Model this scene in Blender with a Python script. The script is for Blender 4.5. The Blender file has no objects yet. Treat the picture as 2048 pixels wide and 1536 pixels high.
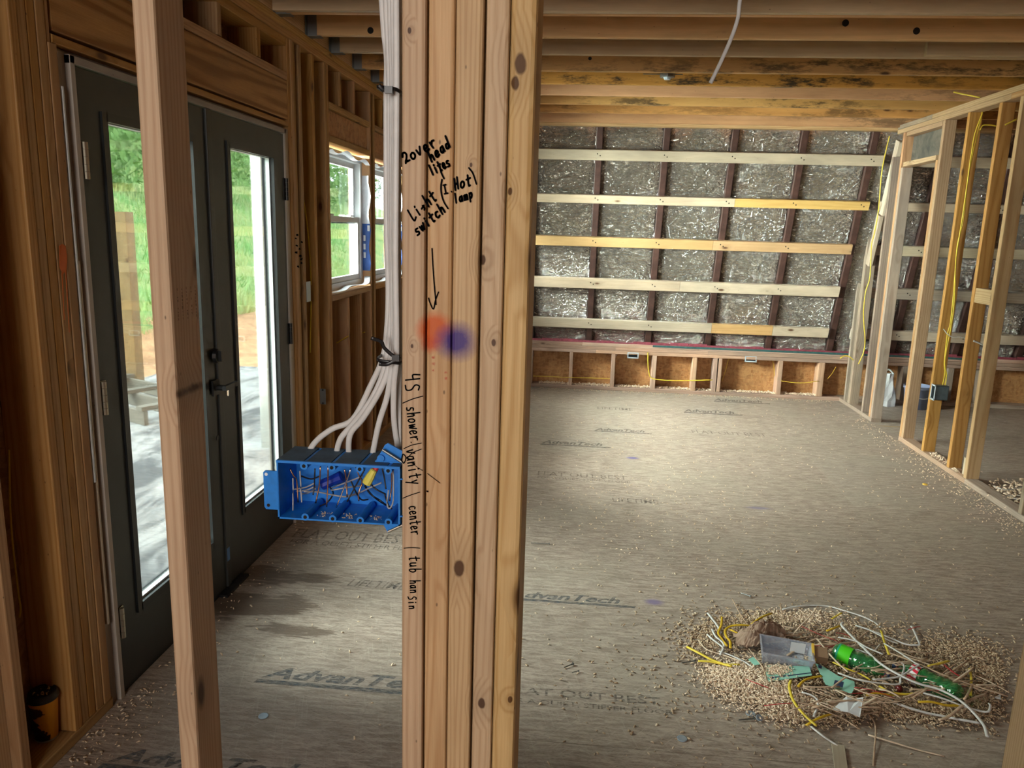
import bpy, math, random
import numpy as np
from math import sin, cos, pi, radians, atan2, sqrt
from mathutils import Vector, Matrix, Euler, noise
random.seed(7); RNG = np.random.default_rng(7)
SC = bpy.context.scene; COL = SC.collection
# ------------------------------------------------------------------ camera
CAM_H, CAM_F, PITCH, ROLL, YAW = 1.63, 1528.0, 11.4, 1.665, 4.9
_p, _r, _y = map(radians, (PITCH, ROLL, YAW))
FW = Vector((-sin(_y)*cos(_p), cos(_y)*cos(_p), -sin(_p)))
_rt0 = Vector((cos(_y), sin(_y), 0)); _up0 = _rt0.cross(FW)
RT = _rt0*cos(_r) + _up0*sin(_r); UP = RT.cross(FW)
cd = bpy.data.cameras.new('camera'); cam = bpy.data.objects.new('camera', cd); COL.objects.link(cam)
M = Matrix((RT, UP, -FW)).transposed().to_4x4(); M.translation = Vector((0, 0, CAM_H)); cam.matrix_world = M
cd.sensor_width = 36.0; cd.lens = 36.0*CAM_F/2048.0; cd.clip_start = 0.05; cd.clip_end = 200
SC.camera = cam
# ------------------------------------------------------------------ world, lights, exposure
SC.view_settings.view_transform = 'Standard'; SC.view_settings.look = 'None'
SC.view_settings.gamma = 1; SC.view_settings.use_curve_mapping = False
SC.view_settings.exposure = 1.35
CY = SC.cycles; CY.max_bounces = 5; CY.diffuse_bounces = 3; CY.glossy_bounces = 2; CY.transmission_bounces = 4; CY.transparent_max_bounces = 12
CY.caustics_reflective = False; CY.caustics_refractive = False; CY.use_adaptive_sampling = True; CY.adaptive_threshold = .06; CY.sample_clamp_indirect = 6
W = bpy.data.worlds.new('sky'); SC.world = W; W.use_nodes = True
bg = W.node_tree.nodes['Background']; bg.inputs[0].default_value = (0.90, 0.94, 1.0, 1); bg.inputs[1].default_value = 3.1
def area(name, loc, tgt, sx, sy, e, c, spread=180):
    l = bpy.data.lights.new(name, 'AREA'); l.spread = radians(spread); l.shape = 'RECTANGLE'; l.size = sx; l.size_y = sy; l.energy = e; l.color = c
    o = bpy.data.objects.new(name, l); o.location = loc; o.rotation_euler = (Vector(tgt)-Vector(loc)).to_track_quat('-Z', 'Y').to_euler(); COL.objects.link(o); return o
# hazy daylight from the door side, and an assumed lamp behind the camera
sl_ = bpy.data.lights.new('hazy_sun', 'SUN'); sl_.energy = 11.5; sl_.angle = radians(60); sl_.color = (1.0, .97, .93)
so = bpy.data.objects.new('hazy_sun', sl_); so.rotation_euler = Vector((.74, .34, -.56)).to_track_quat('-Z', 'Y').to_euler(); COL.objects.link(so)
area('assumed_rear_light', (-1.1, -2.5, 2.0), (.4, 3.0, .8), 2.4, 1.2, 44, (1.0, 0.97, 0.90))  # assumed lamp, no window built: lights the stud fronts from behind the camera
area('foil_fill_high', (-3.9, 6.0, 3.5), (1.4, 7.8, 1.1), 3.6, 1.5, 640, (1.0, .96, .92), 85)  # added fill lamp outside, aimed through the windows to brighten the foil
area('foil_fill_low', (-3.6, 4.5, 1.75), (1.2, 7.9, 1.75), 1.8, 1.6, 260, (1.0, .97, .93), 80)  # second added fill, set lower and out of view, for the upper foil
# ------------------------------------------------------------------ measured planes
XL, XR, ZC, YB, YF = -1.52, 2.70, 2.62, 7.95, 1.15
YT = 7.352
def ray(px, py):
    return RT*((px-1024)/CAM_F) + UP*(-(py-768)/CAM_F) + FW
def onz(px, py, z=0.0):
    d = ray(px, py); t = (z-CAM_H)/d.z; return Vector((0, 0, CAM_H)) + d*t
def onx(px, py, x):
    d = ray(px, py); t = x/d.x; return Vector((0, 0, CAM_H)) + d*t
def ony(px, py, y):
    d = ray(px, py); t = y/d.y; return Vector((0, 0, CAM_H)) + d*t
# ------------------------------------------------------------------ object helpers
def link(name, me, mat=None, parent=None):
    o = bpy.data.objects.new(name, me); COL.objects.link(o)
    if mat is not None and me is not None and not me.materials: me.materials.append(mat)
    if parent is not None: o.parent = parent
    return o
def empty(name, loc=(0, 0, 0)):
    o = bpy.data.objects.new(name, None); o.empty_display_size = .1; COL.objects.link(o); o.location = loc; return o
def T(o, label, cat, group=None):
    o['label'] = label; o['category'] = cat
    if group: o['group'] = group
    return o
def S(o, label=None):
    o['kind'] = 'structure'
    if label: o['label'] = label
    return o
def thing(name, label, cat, loc=(0, 0, 0), group=None): return T(empty(name, loc), label, cat, group)
def mesh(name, vs, fs, smooth=False):
    me = bpy.data.meshes.new(name); me.from_pydata([tuple(v) for v in vs], [], fs)
    if smooth: me.shade_smooth()
    me.update(); return me
_bc = {}
def board_mesh(a, b, L, r=.004, taper=0):
    k = (round(a, 4), round(b, 4), round(L, 3), r)
    if k in _bc: return _bc[k]
    r = min(r, a*.45, b*.45); pts = []
    for cx, cy, a0 in ((1, 1, 0), (-1, 1, 90), (-1, -1, 180), (1, -1, 270)):
        for q in (0, 45, 90):
            t = radians(a0+q); pts.append((cx*(a/2-r)+r*cos(t), cy*(b/2-r)+r*sin(t)))
    n = len(pts); vs = [(x, y, -L/2) for x, y in pts]+[(x, y, L/2) for x, y in pts]
    fs = [(i, (i+1) % n, (i+1) % n+n, i+n) for i in range(n)]+[tuple(range(n-1, -1, -1)), tuple(range(n, 2*n))]
    me = mesh('board', vs, fs); _bc[k] = me; return me
ROT = {'z': (0, 0, 0), 'x': (0, radians(90), 0), 'y': (radians(-90), 0, 0)}
def board(name, xr, yr, zr, mat, parent=None, axis=None, r=.004):
    d = (abs(xr[1]-xr[0]), abs(yr[1]-yr[0]), abs(zr[1]-zr[0]))
    if axis is None: axis = 'xyz'[d.index(max(d))]
    a, b, L = {'z': (d[0], d[1], d[2]), 'x': (d[2], d[1], d[0]), 'y': (d[0], d[2], d[1])}[axis]
    me = board_mesh(a, b, L, r); 
    o = bpy.data.objects.new(name, me); COL.objects.link(o)
    if not me.materials: me.materials.append(None)
    o.material_slots[0].link = 'OBJECT'; o.material_slots[0].material = mat
    o.rotation_euler = ROT[axis]
    o.location = (sum(xr)/2, sum(yr)/2, sum(zr)/2)
    if parent is not None:
        o.parent = parent; o.location = Vector(o.location)-Vector(parent.location)
    return o
def beam(name, p0, p1, a, b, mat, parent=None, up=(0, -1, 0), r=.004):
    """board between two points; a = width across, b = thickness along up"""
    p0, p1 = Vector(p0), Vector(p1); z = (p1-p0); L = z.length; z.normalize()
    u = Vector(up); x = u.cross(z).normalized(); y = z.cross(x)
    me = board_mesh(a, b, L, r); o = bpy.data.objects.new(name, me); COL.objects.link(o)
    if not me.materials: me.materials.append(None)
    o.material_slots[0].link = 'OBJECT'; o.material_slots[0].material = mat
    R = Matrix((x, y, z)).transposed(); o.rotation_euler = R.to_euler(); o.location = (p0+p1)/2
    if parent is not None: o.parent = parent; o.location = Vector(o.location)-Vector(parent.location)
    return o
class MB:
    def __init__(s): s.v = []; s.f = []
    def box(s, x, y, z):
        n = len(s.v); s.v += [(a, b, c) for c in z for b in y for a in x]
        s.f += [tuple(n+i for i in q) for q in ((0, 2, 3, 1), (4, 5, 7, 6), (0, 1, 5, 4), (2, 6, 7, 3), (0, 4, 6, 2), (1, 3, 7, 5))]; return s
    def prism(s, pts, vec):
        n = len(s.v); k = len(pts); vec = Vector(vec)
        s.v += [tuple(p) for p in pts]+[tuple(Vector(p)+vec) for p in pts]
        s.f += [tuple(range(n, n+k))[::-1], tuple(range(n+k, n+2*k))]+[(n+i, n+(i+1) % k, n+k+(i+1) % k, n+k+i) for i in range(k)]; return s
    def cyl(s, p0, p1, r0, r1=None, n=12, cap=True):
        r1 = r0 if r1 is None else r1; p0, p1 = Vector(p0), Vector(p1); z = (p1-p0).normalized()
        x = z.orthogonal().normalized(); y = z.cross(x); b = len(s.v)
        for p, r in ((p0, r0), (p1, r1)):
            s.v += [tuple(p+(x*cos(2*pi*i/n)+y*sin(2*pi*i/n))*r) for i in range(n)]
        s.f += [(b+i, b+(i+1) % n, b+n+(i+1) % n, b+n+i) for i in range(n)]
        if cap: s.f += [tuple(range(b+n-1, b-1, -1)), tuple(range(b+n, b+2*n))]
        return s
    def lathe(s, prof, origin=(0, 0, 0), axis=None, n=28):
        o = Vector(origin); z = Vector(axis or (0, 0, 1)).normalized(); x = z.orthogonal().normalized(); y = z.cross(x); b = len(s.v)
        for r, h in prof: s.v += [tuple(o+z*h+(x*cos(2*pi*i/n)+y*sin(2*pi*i/n))*r) for i in range(n)]
        for j in range(len(prof)-1):
            s.f += [(b+j*n+i, b+j*n+(i+1) % n, b+(j+1)*n+(i+1) % n, b+(j+1)*n+i) for i in range(n)]
        return s
    def build(s, name, mat, parent=None, smooth=False, loc=None):
        me = mesh(name, s.v, s.f, smooth); o = link(name, me, mat, parent)
        if loc is not None:
            o.location = loc
        return o
def catmull(P, n=6):
    P = [Vector(p) for p in P]
    if len(P) < 3: return P
    Q = [P[0]*2-P[1]]+P+[P[-1]*2-P[-2]]; out = []
    for i in range(1, len(Q)-2):
        a, b, c, d = Q[i-1:i+3]
        for k in range(n):
            t = k/n; out.append(.5*((2*b)+(c-a)*t+(2*a-5*b+4*c-d)*t*t+(3*b-a-3*c+d)*t**3))
    return out+[P[-1]]
def sweep(name, pts, rx, ry, mat, parent=None, up=(0, 0, 1), n=6, sec=8, twist=0.0, taper=False):
    P = catmull(pts, n); vs = []; fs = []; U = Vector(up)
    for i, p in enumerate(P):
        t = (P[min(i+1, len(P)-1)]-P[max(i-1, 0)])
        if t.length < 1e-9: t = Vector((1, 0, 0))
        t.normalize(); x = t.cross(U)
        if x.length < .05: x = t.cross(Vector((.3, .9, .2)))
        x.normalize(); y = x.cross(t); a = twist*i/len(P); x, y = x*cos(a)+y*sin(a), y*cos(a)-x*sin(a)
        k = 1-.5*abs(2*i/max(1, len(P)-1)-1)**3 if taper else 1
        vs += [tuple(p+x*rx*k*cos(2*pi*j/sec)+y*ry*k*sin(2*pi*j/sec)) for j in range(sec)]
    m = len(P)
    for i in range(m-1):
        fs += [(i*sec+j, i*sec+(j+1) % sec, (i+1)*sec+(j+1) % sec, (i+1)*sec+j) for j in range(sec)]
    fs += [tuple(range(sec-1, -1, -1)), tuple(range((m-1)*sec, m*sec))]
    return link(name, mesh(name, vs, fs, True), mat, parent)
# ------------------------------------------------------------------ materials
class NT:
    def __init__(s, name):
        s.m = bpy.data.materials.new(name); s.m.use_nodes = True; s.t = s.m.node_tree; s.t.nodes.clear()
        s.out = s.t.nodes.new('ShaderNodeOutputMaterial')
    def n(s, typ, **k):
        nd = s.t.nodes.new('ShaderNode'+typ)
        for a, b in k.items(): setattr(nd, a, b)
        return nd
    def L(s, a, b): s.t.links.new(a, b)
    def set(s, sock, v):
        if hasattr(v, 'is_output'): s.L(v, sock)
        else:
            if isinstance(v, tuple) and len(v) == 3 and sock.type == 'RGBA': v = v+(1,)
            sock.default_value = v
    def math(s, op, a, b=0.0, c=0.0, clamp=False):
        nd = s.n('Math', operation=op, use_clamp=clamp)
        s.set(nd.inputs[0], a); s.set(nd.inputs[1], b); s.set(nd.inputs[2], c); return nd.outputs[0]
    def vm(s, op, a, b=(0, 0, 0)):
        nd = s.n('VectorMath', operation=op); s.set(nd.inputs[0], a); s.set(nd.inputs[1], b)
        return nd.outputs['Value'] if op in ('LENGTH', 'DISTANCE', 'DOT_PRODUCT') else nd.outputs[0]
    def noise(s, vec, scale, detail=2, rough=.5, dist=0.0):
        nd = s.n('TexNoise'); s.set(nd.inputs['Vector'], vec); nd.inputs['Scale'].default_value = scale
        nd.inputs['Detail'].default_value = detail; nd.inputs['Roughness'].default_value = rough; nd.inputs['Distortion'].default_value = dist
        return nd.outputs[0]
    def vor(s, vec, scale, feature='F1'):
        nd = s.n('TexVoronoi', feature=feature); s.set(nd.inputs['Vector'], vec); nd.inputs['Scale'].default_value = scale; return nd
    def mr(s, v, a, b, c=0.0, d=1.0):
        nd = s.n('MapRange'); s.set(nd.inputs[0], v)
        for i, q in zip((1, 2, 3, 4), (a, b, c, d)): nd.inputs[i].default_value = q
        return nd.outputs[0]
    def mix(s, f, a, b, mode='MIX'):
        nd = s.n('Mix', data_type='RGBA', blend_type=mode); s.set(nd.inputs[0], f); s.set(nd.inputs[6], a); s.set(nd.inputs[7], b); return nd.outputs[2]
    def bsdf(s, col, rough=.6, metal=0.0, bump=None, bs=.3, bd=.002, **kw):
        b = s.n('BsdfPrincipled'); s.set(b.inputs['Base Color'], col); s.set(b.inputs['Roughness'], rough); s.set(b.inputs['Metallic'], metal)
        for k, v in kw.items(): s.set(b.inputs[k.replace('_', ' ')], v)
        if bump is not None:
            bn = s.n('Bump'); bn.inputs['Strength'].default_value = bs; bn.inputs['Distance'].default_value = bd
            s.set(bn.inputs['Height'], bump); s.L(bn.outputs[0], b.inputs['Normal'])
        return b
    def done(s, b): s.L(b.outputs[0] if not hasattr(b, 'is_output') else b, s.out.inputs[0]); return s.m
def coords(t, kind='Object'): return t.n('TexCoord').outputs[kind]
def plain(name, col, rough=.5, metal=0.0, **kw):
    t = NT(name); return t.done(t.bsdf(col, rough, metal, **kw))
def sp(name, col, var=.15, sc=40, rough=.6, metal=0.0, bs=.3):
    t = NT(name); v = coords(t); n = t.noise(v, sc, 4, .6)
    c = t.mix(t.mr(n, .3, .7), tuple(x*(1-var) for x in col), tuple(min(1, x*(1+var)) for x in col))
    return t.done(t.bsdf(c, rough, metal, bump=n, bs=bs, bd=.001))
def srgb(r, g, b): return tuple((x/255)**2.2 for x in (r, g, b))
def wood(name, A, B, knots=.3, gray=0.0, stain=0.0, spray=None, spots=None, freq=520, ringmix=.6, var=.16):
    t = NT(name); tc = coords(t); oi = t.n('ObjectInfo'); rnd = oi.outputs['Random']
    off = t.n('CombineXYZ'); t.set(off.inputs[2], t.math('MULTIPLY', rnd, 37.0)); t.set(off.inputs[0], t.math('MULTIPLY', rnd, 5.3))
    v = t.vm('ADD', tc, off.outputs[0])
    vs = t.vm('MULTIPLY', v, (1, 1, .10)); warp = t.noise(vs, 5.5, 2, .5)
    # knots
    kv = t.vor(t.vm('MULTIPLY', v, (10, 10, 4.2)), 1.0); kd = kv.outputs['Distance']
    sel = t.math('LESS_THAN', t.n('SeparateColor').outputs[0], knots)
    sc = sel.node.inputs[0].links[0].from_node; t.L(kv.outputs['Color'], sc.inputs[0])
    kin = t.math('MULTIPLY', t.mr(kd, .07, .16, 1, 0), sel); knear = t.math('MULTIPLY', t.mr(kd, .05, .45, 1, 0), sel)
    if spots:
        gp = t.n('NewGeometry').outputs['Position']; gw = t.math('MULTIPLY_ADD', t.noise(gp, 60, 2), .5, -.25)
        for (px, py, rp) in spots:
            q = ony(px, py, YF); rr = rp*1.17/CAM_F
            d = t.math('MULTIPLY', t.vm('LENGTH', t.vm('MULTIPLY', t.vm('SUBTRACT', gp, (q.x, 0, q.z)), (1, 0, .6))), 1/rr); d = t.math('ADD', d, gw)
            kin = t.math('MAXIMUM', kin, t.mr(d, .7, 1.0, 1, 0)); knear = t.math('MAXIMUM', knear, t.mr(d, .8, 4.5, .9, 0))
    # rings about an off-centre pith
    pith = t.n('CombineXYZ'); t.set(pith.inputs[0], t.math('MULTIPLY_ADD', rnd, .16, -.08)); t.set(pith.inputs[1], t.math('MULTIPLY_ADD', rnd, -.3, .07))
    rv = t.vm('SUBTRACT', t.vm('MULTIPLY', tc, (1, 1, 0)), pith.outputs[0]); rad = t.vm('LENGTH', rv)
    rad = t.math('ADD', rad, t.math('MULTIPLY', warp, .075)); rad = t.math('ADD', rad, t.math('MULTIPLY', knear, .016))
    ring = t.math('SINE', t.math('MULTIPLY', rad, float(freq))); ring = t.math('POWER', t.mr(ring, -1, 1), 2.2)
    fine = t.noise(t.vm('MULTIPLY', v, (1, 1, .03)), 330, 2, .7)
    f = t.math('ADD', t.math('MULTIPLY', ring, ringmix), t.math('MULTIPLY', t.mr(fine, .3, .7), .4), clamp=True)
    c = t.mix(f, A, B)
    blotch = t.noise(t.vm('MULTIPLY', v, (1, 1, .3)), 9, 3, .6)
    c = t.mix(t.mr(blotch, .35, .75, 0, .35), c, tuple(x*.62 for x in B))
    if gray: c = t.mix(t.math('MULTIPLY', t.mr(blotch, .3, .6), gray), c, (.20, .18, .16))
    c = t.mix(t.math('MULTIPLY', knear, .35), c, tuple(x*.55 for x in B)); c = t.mix(kin, c, (.085, .034, .010))
    # dents, small nail marks
    pv = t.vor(t.vm('MULTIPLY', v, (30, 30, 14)), 1.0); c = t.mix(t.mr(pv.outputs['Distance'], .03, .06, .8, 0), c, tuple(x*.25 for x in B))
    hv = t.n('HueSaturation'); t.set(hv.inputs['Color'], c); t.set(hv.inputs['Value'], t.math('MULTIPLY_ADD', rnd, 2*var, 1-var))
    t.set(hv.inputs['Hue'], t.math('MULTIPLY_ADD', t.math('FRACT', t.math('MULTIPLY', rnd, 7.7)), .016, .492))
    t.set(hv.inputs['Saturation'], t.math('MULTIPLY_ADD', t.math('FRACT', t.math('MULTIPLY', rnd, 3.3)), .25, .88)); c = hv.outputs[0]
    if stain:
        m1 = t.noise(t.vm('MULTIPLY', v, (1, 1, .25)), 14, 5, .75); m2 = t.noise(t.vm('MULTIPLY', v, (1, 1, .12)), 2.3, 2)
        c = t.mix(t.math('MULTIPLY', t.math('MULTIPLY', t.mr(m1, .48, .60), t.mr(m2, .46, .60)), stain), c, (.018, .014, .008))
    if spray:
        geo = t.n('NewGeometry').outputs['Position']; nz = t.noise(geo, 260, 3, .8); nb = t.noise(geo, 22, 2)
        for (px, py, rpx, colr, soft, op) in spray:
            q = ony(px, py, YF); rr = rpx*1.17/CAM_F
            d = t.vm('DISTANCE', t.vm('MULTIPLY', geo, (1, 0, 1)), (q.x, 0, q.z))
            d = t.math('ADD', d, t.math('MULTIPLY_ADD', nz, .008, -.004)); d = t.math('ADD', d, t.math('MULTIPLY_ADD', nb, .012, -.006))
            c = t.mix(t.mr(d, rr*soft, rr, op, 0), c, colr)
    return t.done(t.bsdf(c, .62, bump=fine, bs=.25, bd=.0015))
PINE_A, PINE_B = (.62, .425, .235), (.43, .245, .105)
W_POST = wood('fresh_pine', (.66, .46, .26), (.48, .29, .14), knots=.22, freq=900, var=.06, spots=[(1041, 128, 13), (1030, 165, 9), (819, 61, 4), (965, 520, 7), (1020, 383, 5), (987, 686, 5), (918, 1137, 13), (963, 1408, 9), (824, 692, 3), (1020, 1400, 6), (942, 330, 3), (360, 790, 10), (400, 1035, 8)],
    spray=[(869, 660, 44, srgb(200, 84, 14), .5, .9), (858, 692, 22, srgb(190, 62, 20), .2, .7), (912, 684, 48, srgb(62, 44, 120), .35, .95), (866, 728, 5, srgb(175, 50, 30), .3, .8), (866, 715, 5, srgb(175, 50, 30), .3, .8), (866, 741, 4, srgb(175, 50, 30), .3, .8), (892, 745, 5, srgb(180, 70, 50), .3, .8), (892, 757, 4, srgb(180, 70, 50), .3, .8)])
W_STUD = wood('framing_lumber', PINE_A, PINE_B, knots=.3)
W_DARK = wood('amber_framing_lumber', (.52, .30, .125), (.34, .165, .055), knots=.3, var=.2)
W_SIDE = wood('shaded_left_wall_lumber', (.50, .295, .115), (.34, .17, .052), knots=.25, var=.15)  # same wood as other studs, colour darkened to carry the left wall's shade
W_LAM = wood('header_lumber', (.60, .33, .12), (.30, .13, .035), knots=.05, freq=300, ringmix=.95, stain=.35)
W_JOIST = wood('joist_lumber', (.78, .44, .165), (.60, .31, .10), knots=.16, var=.15, ringmix=.35, freq=250)
W_JOISTM = wood('damp_stained_joist', (.64, .36, .135), (.46, .23, .075), knots=.22, stain=.95, var=.12, ringmix=.35, freq=250)
W_JOISTP = wood('pale_joist_lumber', (.60, .43, .26), (.47, .32, .175), knots=.16, var=.06, ringmix=.3, freq=250)
W_PURL = wood('strapping_lumber', (.60, .50, .37), (.48, .37, .25), knots=.2, gray=.2, ringmix=.3)
W_PURLY = wood('golden_strapping', (.60, .40, .19), (.47, .28, .11), knots=.15, ringmix=.3)
W_GRAY = wood('weathered_lumber', (.46, .36, .27), (.31, .22, .155), knots=.25, gray=.35)
W_RED = wood('reddish_knee_lumber', (.56, .37, .27), (.40, .23, .15), knots=.2, gray=.3)
W_TRIM = wood('door_jamb_lumber', (.50, .44, .38), (.40, .34, .29), knots=.05, gray=.3, ringmix=.25)
W_OUT = wood('treated_post_lumber', (.34, .24, .10), (.24, .155, .06), knots=.5)
W_PAL = wood('silvered_board', (.16, .15, .125), (.10, .09, .075), knots=.2)
def osb(name, A, B, C, sc=26):
    t = NT(name); v = coords(t); v2 = t.vm('ADD', v, t.vm('MULTIPLY', t.n('TexNoise').outputs[1], (.0, .0, .0)))
    k1 = t.vor(t.vm('MULTIPLY', v2, (1, 1.0, 2.2)), sc); k2 = t.vor(t.vm('MULTIPLY', t.vm('ADD', v, (.3, .7, .2)), (2.4, 2.2, 1)), sc*.8); n = t.noise(v, 90, 4, .7)
    f1 = t.n('SeparateColor'); t.L(k1.outputs['Color'], f1.inputs[0]); f2 = t.n('SeparateColor'); t.L(k2.outputs['Color'], f2.inputs[0])
    c = t.mix(f1.outputs[0], A, B); c = t.mix(t.math('MULTIPLY', f2.outputs[1], .5), c, C); c = t.mix(t.mr(n, .55, .75, 0, .6), c, tuple(x*.35 for x in B))
    return t.done(t.bsdf(c, .65, bump=f1.outputs[0], bs=.3, bd=.002))
OSB = osb('strand_board', (.50, .24, .09), (.30, .125, .04), (.58, .34, .15))
OSB_D = osb('strand_board_dark', (.36, .17, .065), (.22, .09, .03), (.42, .22, .09))
def floor_mat():
    t = NT('subfloor_face'); g = t.n('NewGeometry').outputs['Position']; oi = t.n('ObjectInfo').outputs['Random']
    s1 = t.noise(t.vm('MULTIPLY', g, (.16, 1, 1)), 62, 4, .65, .4); s2 = t.noise(t.vm('MULTIPLY', g, (.3, 1, 1)), 190, 3, .7, .6)
    s3 = t.noise(g, 1.1, 4, .6); s4 = t.noise(t.vm('MULTIPLY', g, (.35, 1, 1)), 4.5, 4, .65)
    c = t.mix(t.mr(s1, .38, .62), (.46, .375, .31), (.24, .18, .14))
    c = t.mix(t.mr(s2, .5, .70, 0, .7), c, (.11, .085, .06)); c = t.mix(t.mr(s2, .22, .42, .5, 0), c, (.52, .48, .41))
    c = t.mix(t.mr(s3, .45, .7, 0, .45), c, (.30, .27, .21)); c = t.mix(t.mr(s4, .55, .75, 0, .5), c, (.17, .13, .095))
    # scratches
    for a, sc, k in ((.5, 26, .3), (-.9, 22, .25), (1.3, 18, .2)):
        rot = t.n('VectorRotate'); rot.inputs['Angle'].default_value = a; t.L(g, rot.inputs[0])
        w = t.noise(t.vm('MULTIPLY', rot.outputs[0], (.05, 1, 1)), sc*7, 1, .5)
        c = t.mix(t.mr(w, .64, .70, 0, k*1.1), c, (.54, .48, .40))
    # water marks by the doors
    for (px, py, rx, ry) in ((520, 1210, .33, .10), (600, 1262, .20, .05), (500, 1150, .26, .10), (560, 1225, .24, .035)):
        q = onz(px, py); d = t.vm('LENGTH', t.vm('MULTIPLY', t.vm('SUBTRACT', g, (q.x, q.y, 0)), (1/rx, 1/ry, 0)))
        d = t.math('ADD', d, t.mr(s4, .3, .7, -1.0, 1.0)); d = t.math('ADD', d, t.mr(s1, .3, .7, -.55, .55)); c = t.mix(t.mr(d, .75, 1.05, .9, 0), c, (.085, .05, .03))
    # blue and purple paint spots, orange chalk
    for (px, py, rx, ry, cc) in ((1265, 916, .055, .035, (.07, .06, .30)), (1308, 1204, .05, .035, (.12, .09, .26)), (1517, 1016, .09, .03, (.16, .14, .24)), (1785, 853, .16, .03, (.42, .27, .10))):
        q = onz(px, py); d = t.vm('LENGTH', t.vm('MULTIPLY', t.vm('SUBTRACT', g, (q.x, q.y, 0)), (1/rx, 1/ry, 0)))
        d = t.math('ADD', d, t.math('MULTIPLY_ADD', s2, .7, -.35)); c = t.mix(t.mr(d, .4, 1.05, .8, 0), c, cc)
    c = t.mix(t.math('MULTIPLY', oi, .16), c, (.45, .42, .36))
    h = t.math('ADD', s1, t.math('MULTIPLY', s2, .7))
    return t.done(t.bsdf(c, t.mr(s1, .2, .8, .42, .62), bump=h, bs=.5, bd=.005, Specular_IOR_Level=.45))
M_FLOOR = floor_mat()
def foil_mat():
    t = NT('foil_facing'); g = t.n('NewGeometry').outputs['Position']
    a = t.noise(t.vm('MULTIPLY', g, (1, 1.5, 2.6)), 5.5, 3, .5, 1.6); b = t.noise(t.vm('MULTIPLY', g, (1, 1, 3)), 21, 3, .55, 1.4); f = t.noise(g, 75, 3, .6, .8)
    ridge = t.math('ABSOLUTE', t.math('SUBTRACT', a, .5)); rb = t.math('ABSOLUTE', t.math('SUBTRACT', b, .5))
    h = t.math('ADD', t.math('MULTIPLY', t.mr(ridge, 0, .09, 1, 0), 1.0), t.math('ADD', t.math('MULTIPLY', t.mr(rb, 0, .1, 1, 0), .45), t.math('MULTIPLY', f, .12)))
    c = t.mix(t.mr(f, .3, .7), (.99, .95, .90), (.92, .87, .81))
    return t.done(t.bsdf(c, .20, .92, bump=h, bs=1.0, bd=.045))
M_FOIL = foil_mat()
M_RAFT = sp('brown_rafter_steel', (.060, .028, .022), .3, 12, .5)
M_STEEL = plain('galvanised_steel', (.20, .21, .21), .42, .8)
M_HINGE = plain('satin_hinge', (.42, .38, .30), .35, .9)
M_CHROME = plain('polished_metal', (.8, .8, .8), .12, 1.0)
M_BLACK = plain('black_plastic', (.012, .012, .013), .4)
M_DOOR = sp('charcoal_door_paint', (.030, .032, .030), .1, 20, .42, bs=.05)
M_RUBBER = plain('black_glazing_trim', (.012, .014, .015), .35)
M_VINYL = plain('white_vinyl', (.74, .77, .80), .35)
M_BLUE = sp('blue_plastic', (.008, .21, .70), .12, 60, .42, bs=.1)
M_BLUED = sp('shaded_dusty_blue', (.055, .11, .18), .3, 25, .7)  # dust and the shading of the box top, both put into a duller blue
M_WHITEC = sp('white_cable_sheath', (.66, .65, .64), .07, 30, .42, bs=.05)
M_YELC = sp('yellow_cable_sheath', (.74, .56, .055), .1, 40, .42, bs=.05)
M_YELD = sp('golden_cable_sheath', (.60, .38, .02), .1, 40, .45, bs=.05)
M_COPPER = plain('bare_copper', (.62, .34, .22), .25, 1.0)
M_BLKW = plain('black_wire', (.015, .015, .02), .35)
M_GRYW = plain('grey_white_wire', (.42, .42, .43), .4)
M_INK = plain('black_marker', (.004, .004, .005), .9, Specular_IOR_Level=0.0)
def ink(name, c, lo, hi):
    t = NT(name); n = t.noise(t.vm('MULTIPLY', t.n('NewGeometry').outputs['Position'], (.3, 1, 1)), 120, 4, .7)
    b = t.bsdf(c, .6); tr = t.n('BsdfTransparent'); mx = t.n('MixShader')
    t.set(mx.inputs[0], t.mr(n, .40, .64, lo, hi)); t.L(tr.outputs[0], mx.inputs[1]); t.L(b.outputs[0], mx.inputs[2]); return t.done(mx)
M_PRINT = ink('worn_floor_print', (.055, .065, .075), .08, .70); M_PRINT2 = ink('worn_floor_stamp', (.075, .10, .12), .22, .80)
def glass(name, tint=(1, 1, 1), refl=1.0, alpha=.96):
    t = NT(name); tr = t.n('BsdfTransparent'); t.set(tr.inputs[0], tuple(x*alpha for x in tint)); g = t.n('BsdfGlossy'); g.inputs['Roughness'].default_value = .02
    fr = t.n('Fresnel'); fr.inputs[0].default_value = 1.45; mx = t.n('MixShader'); t.set(mx.inputs[0], t.math('MULTIPLY', fr.outputs[0], refl))
    t.L(tr.outputs[0], mx.inputs[1]); t.L(g.outputs[0], mx.inputs[2]); return t.done(mx)
M_GLASS = glass('window_glass', (.93, 1, .97), .8)
# ================================================================== THE ROOM
# ---- floor
fl = S(link('floor', MB().box((-1.68, 6.2), (-3.4, 8.1), (-.30, -.0225)).build('tmp', None).data, OSB_D)); bpy.data.objects.remove(bpy.data.objects['tmp'])
yedge = [-2.67, -1.45, -.23, .99, 2.215, 3.46, 4.70, 5.92, 7.14, 8.1]
for r in range(len(yedge)-1):
    xs = [-1.68]+[x for x in ((.55, 2.99, 5.43) if r % 2 else (-.67, 1.77, 4.21))]+[6.2]
    for c in range(len(xs)-1):
        g = .0009
        o = board('subfloor_panel', (xs[c]+.0002, xs[c+1]-.0002), (yedge[r]+g, yedge[r+1]-g), (-.022, 0), M_FLOOR, fl, 'z', .0003)
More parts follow.
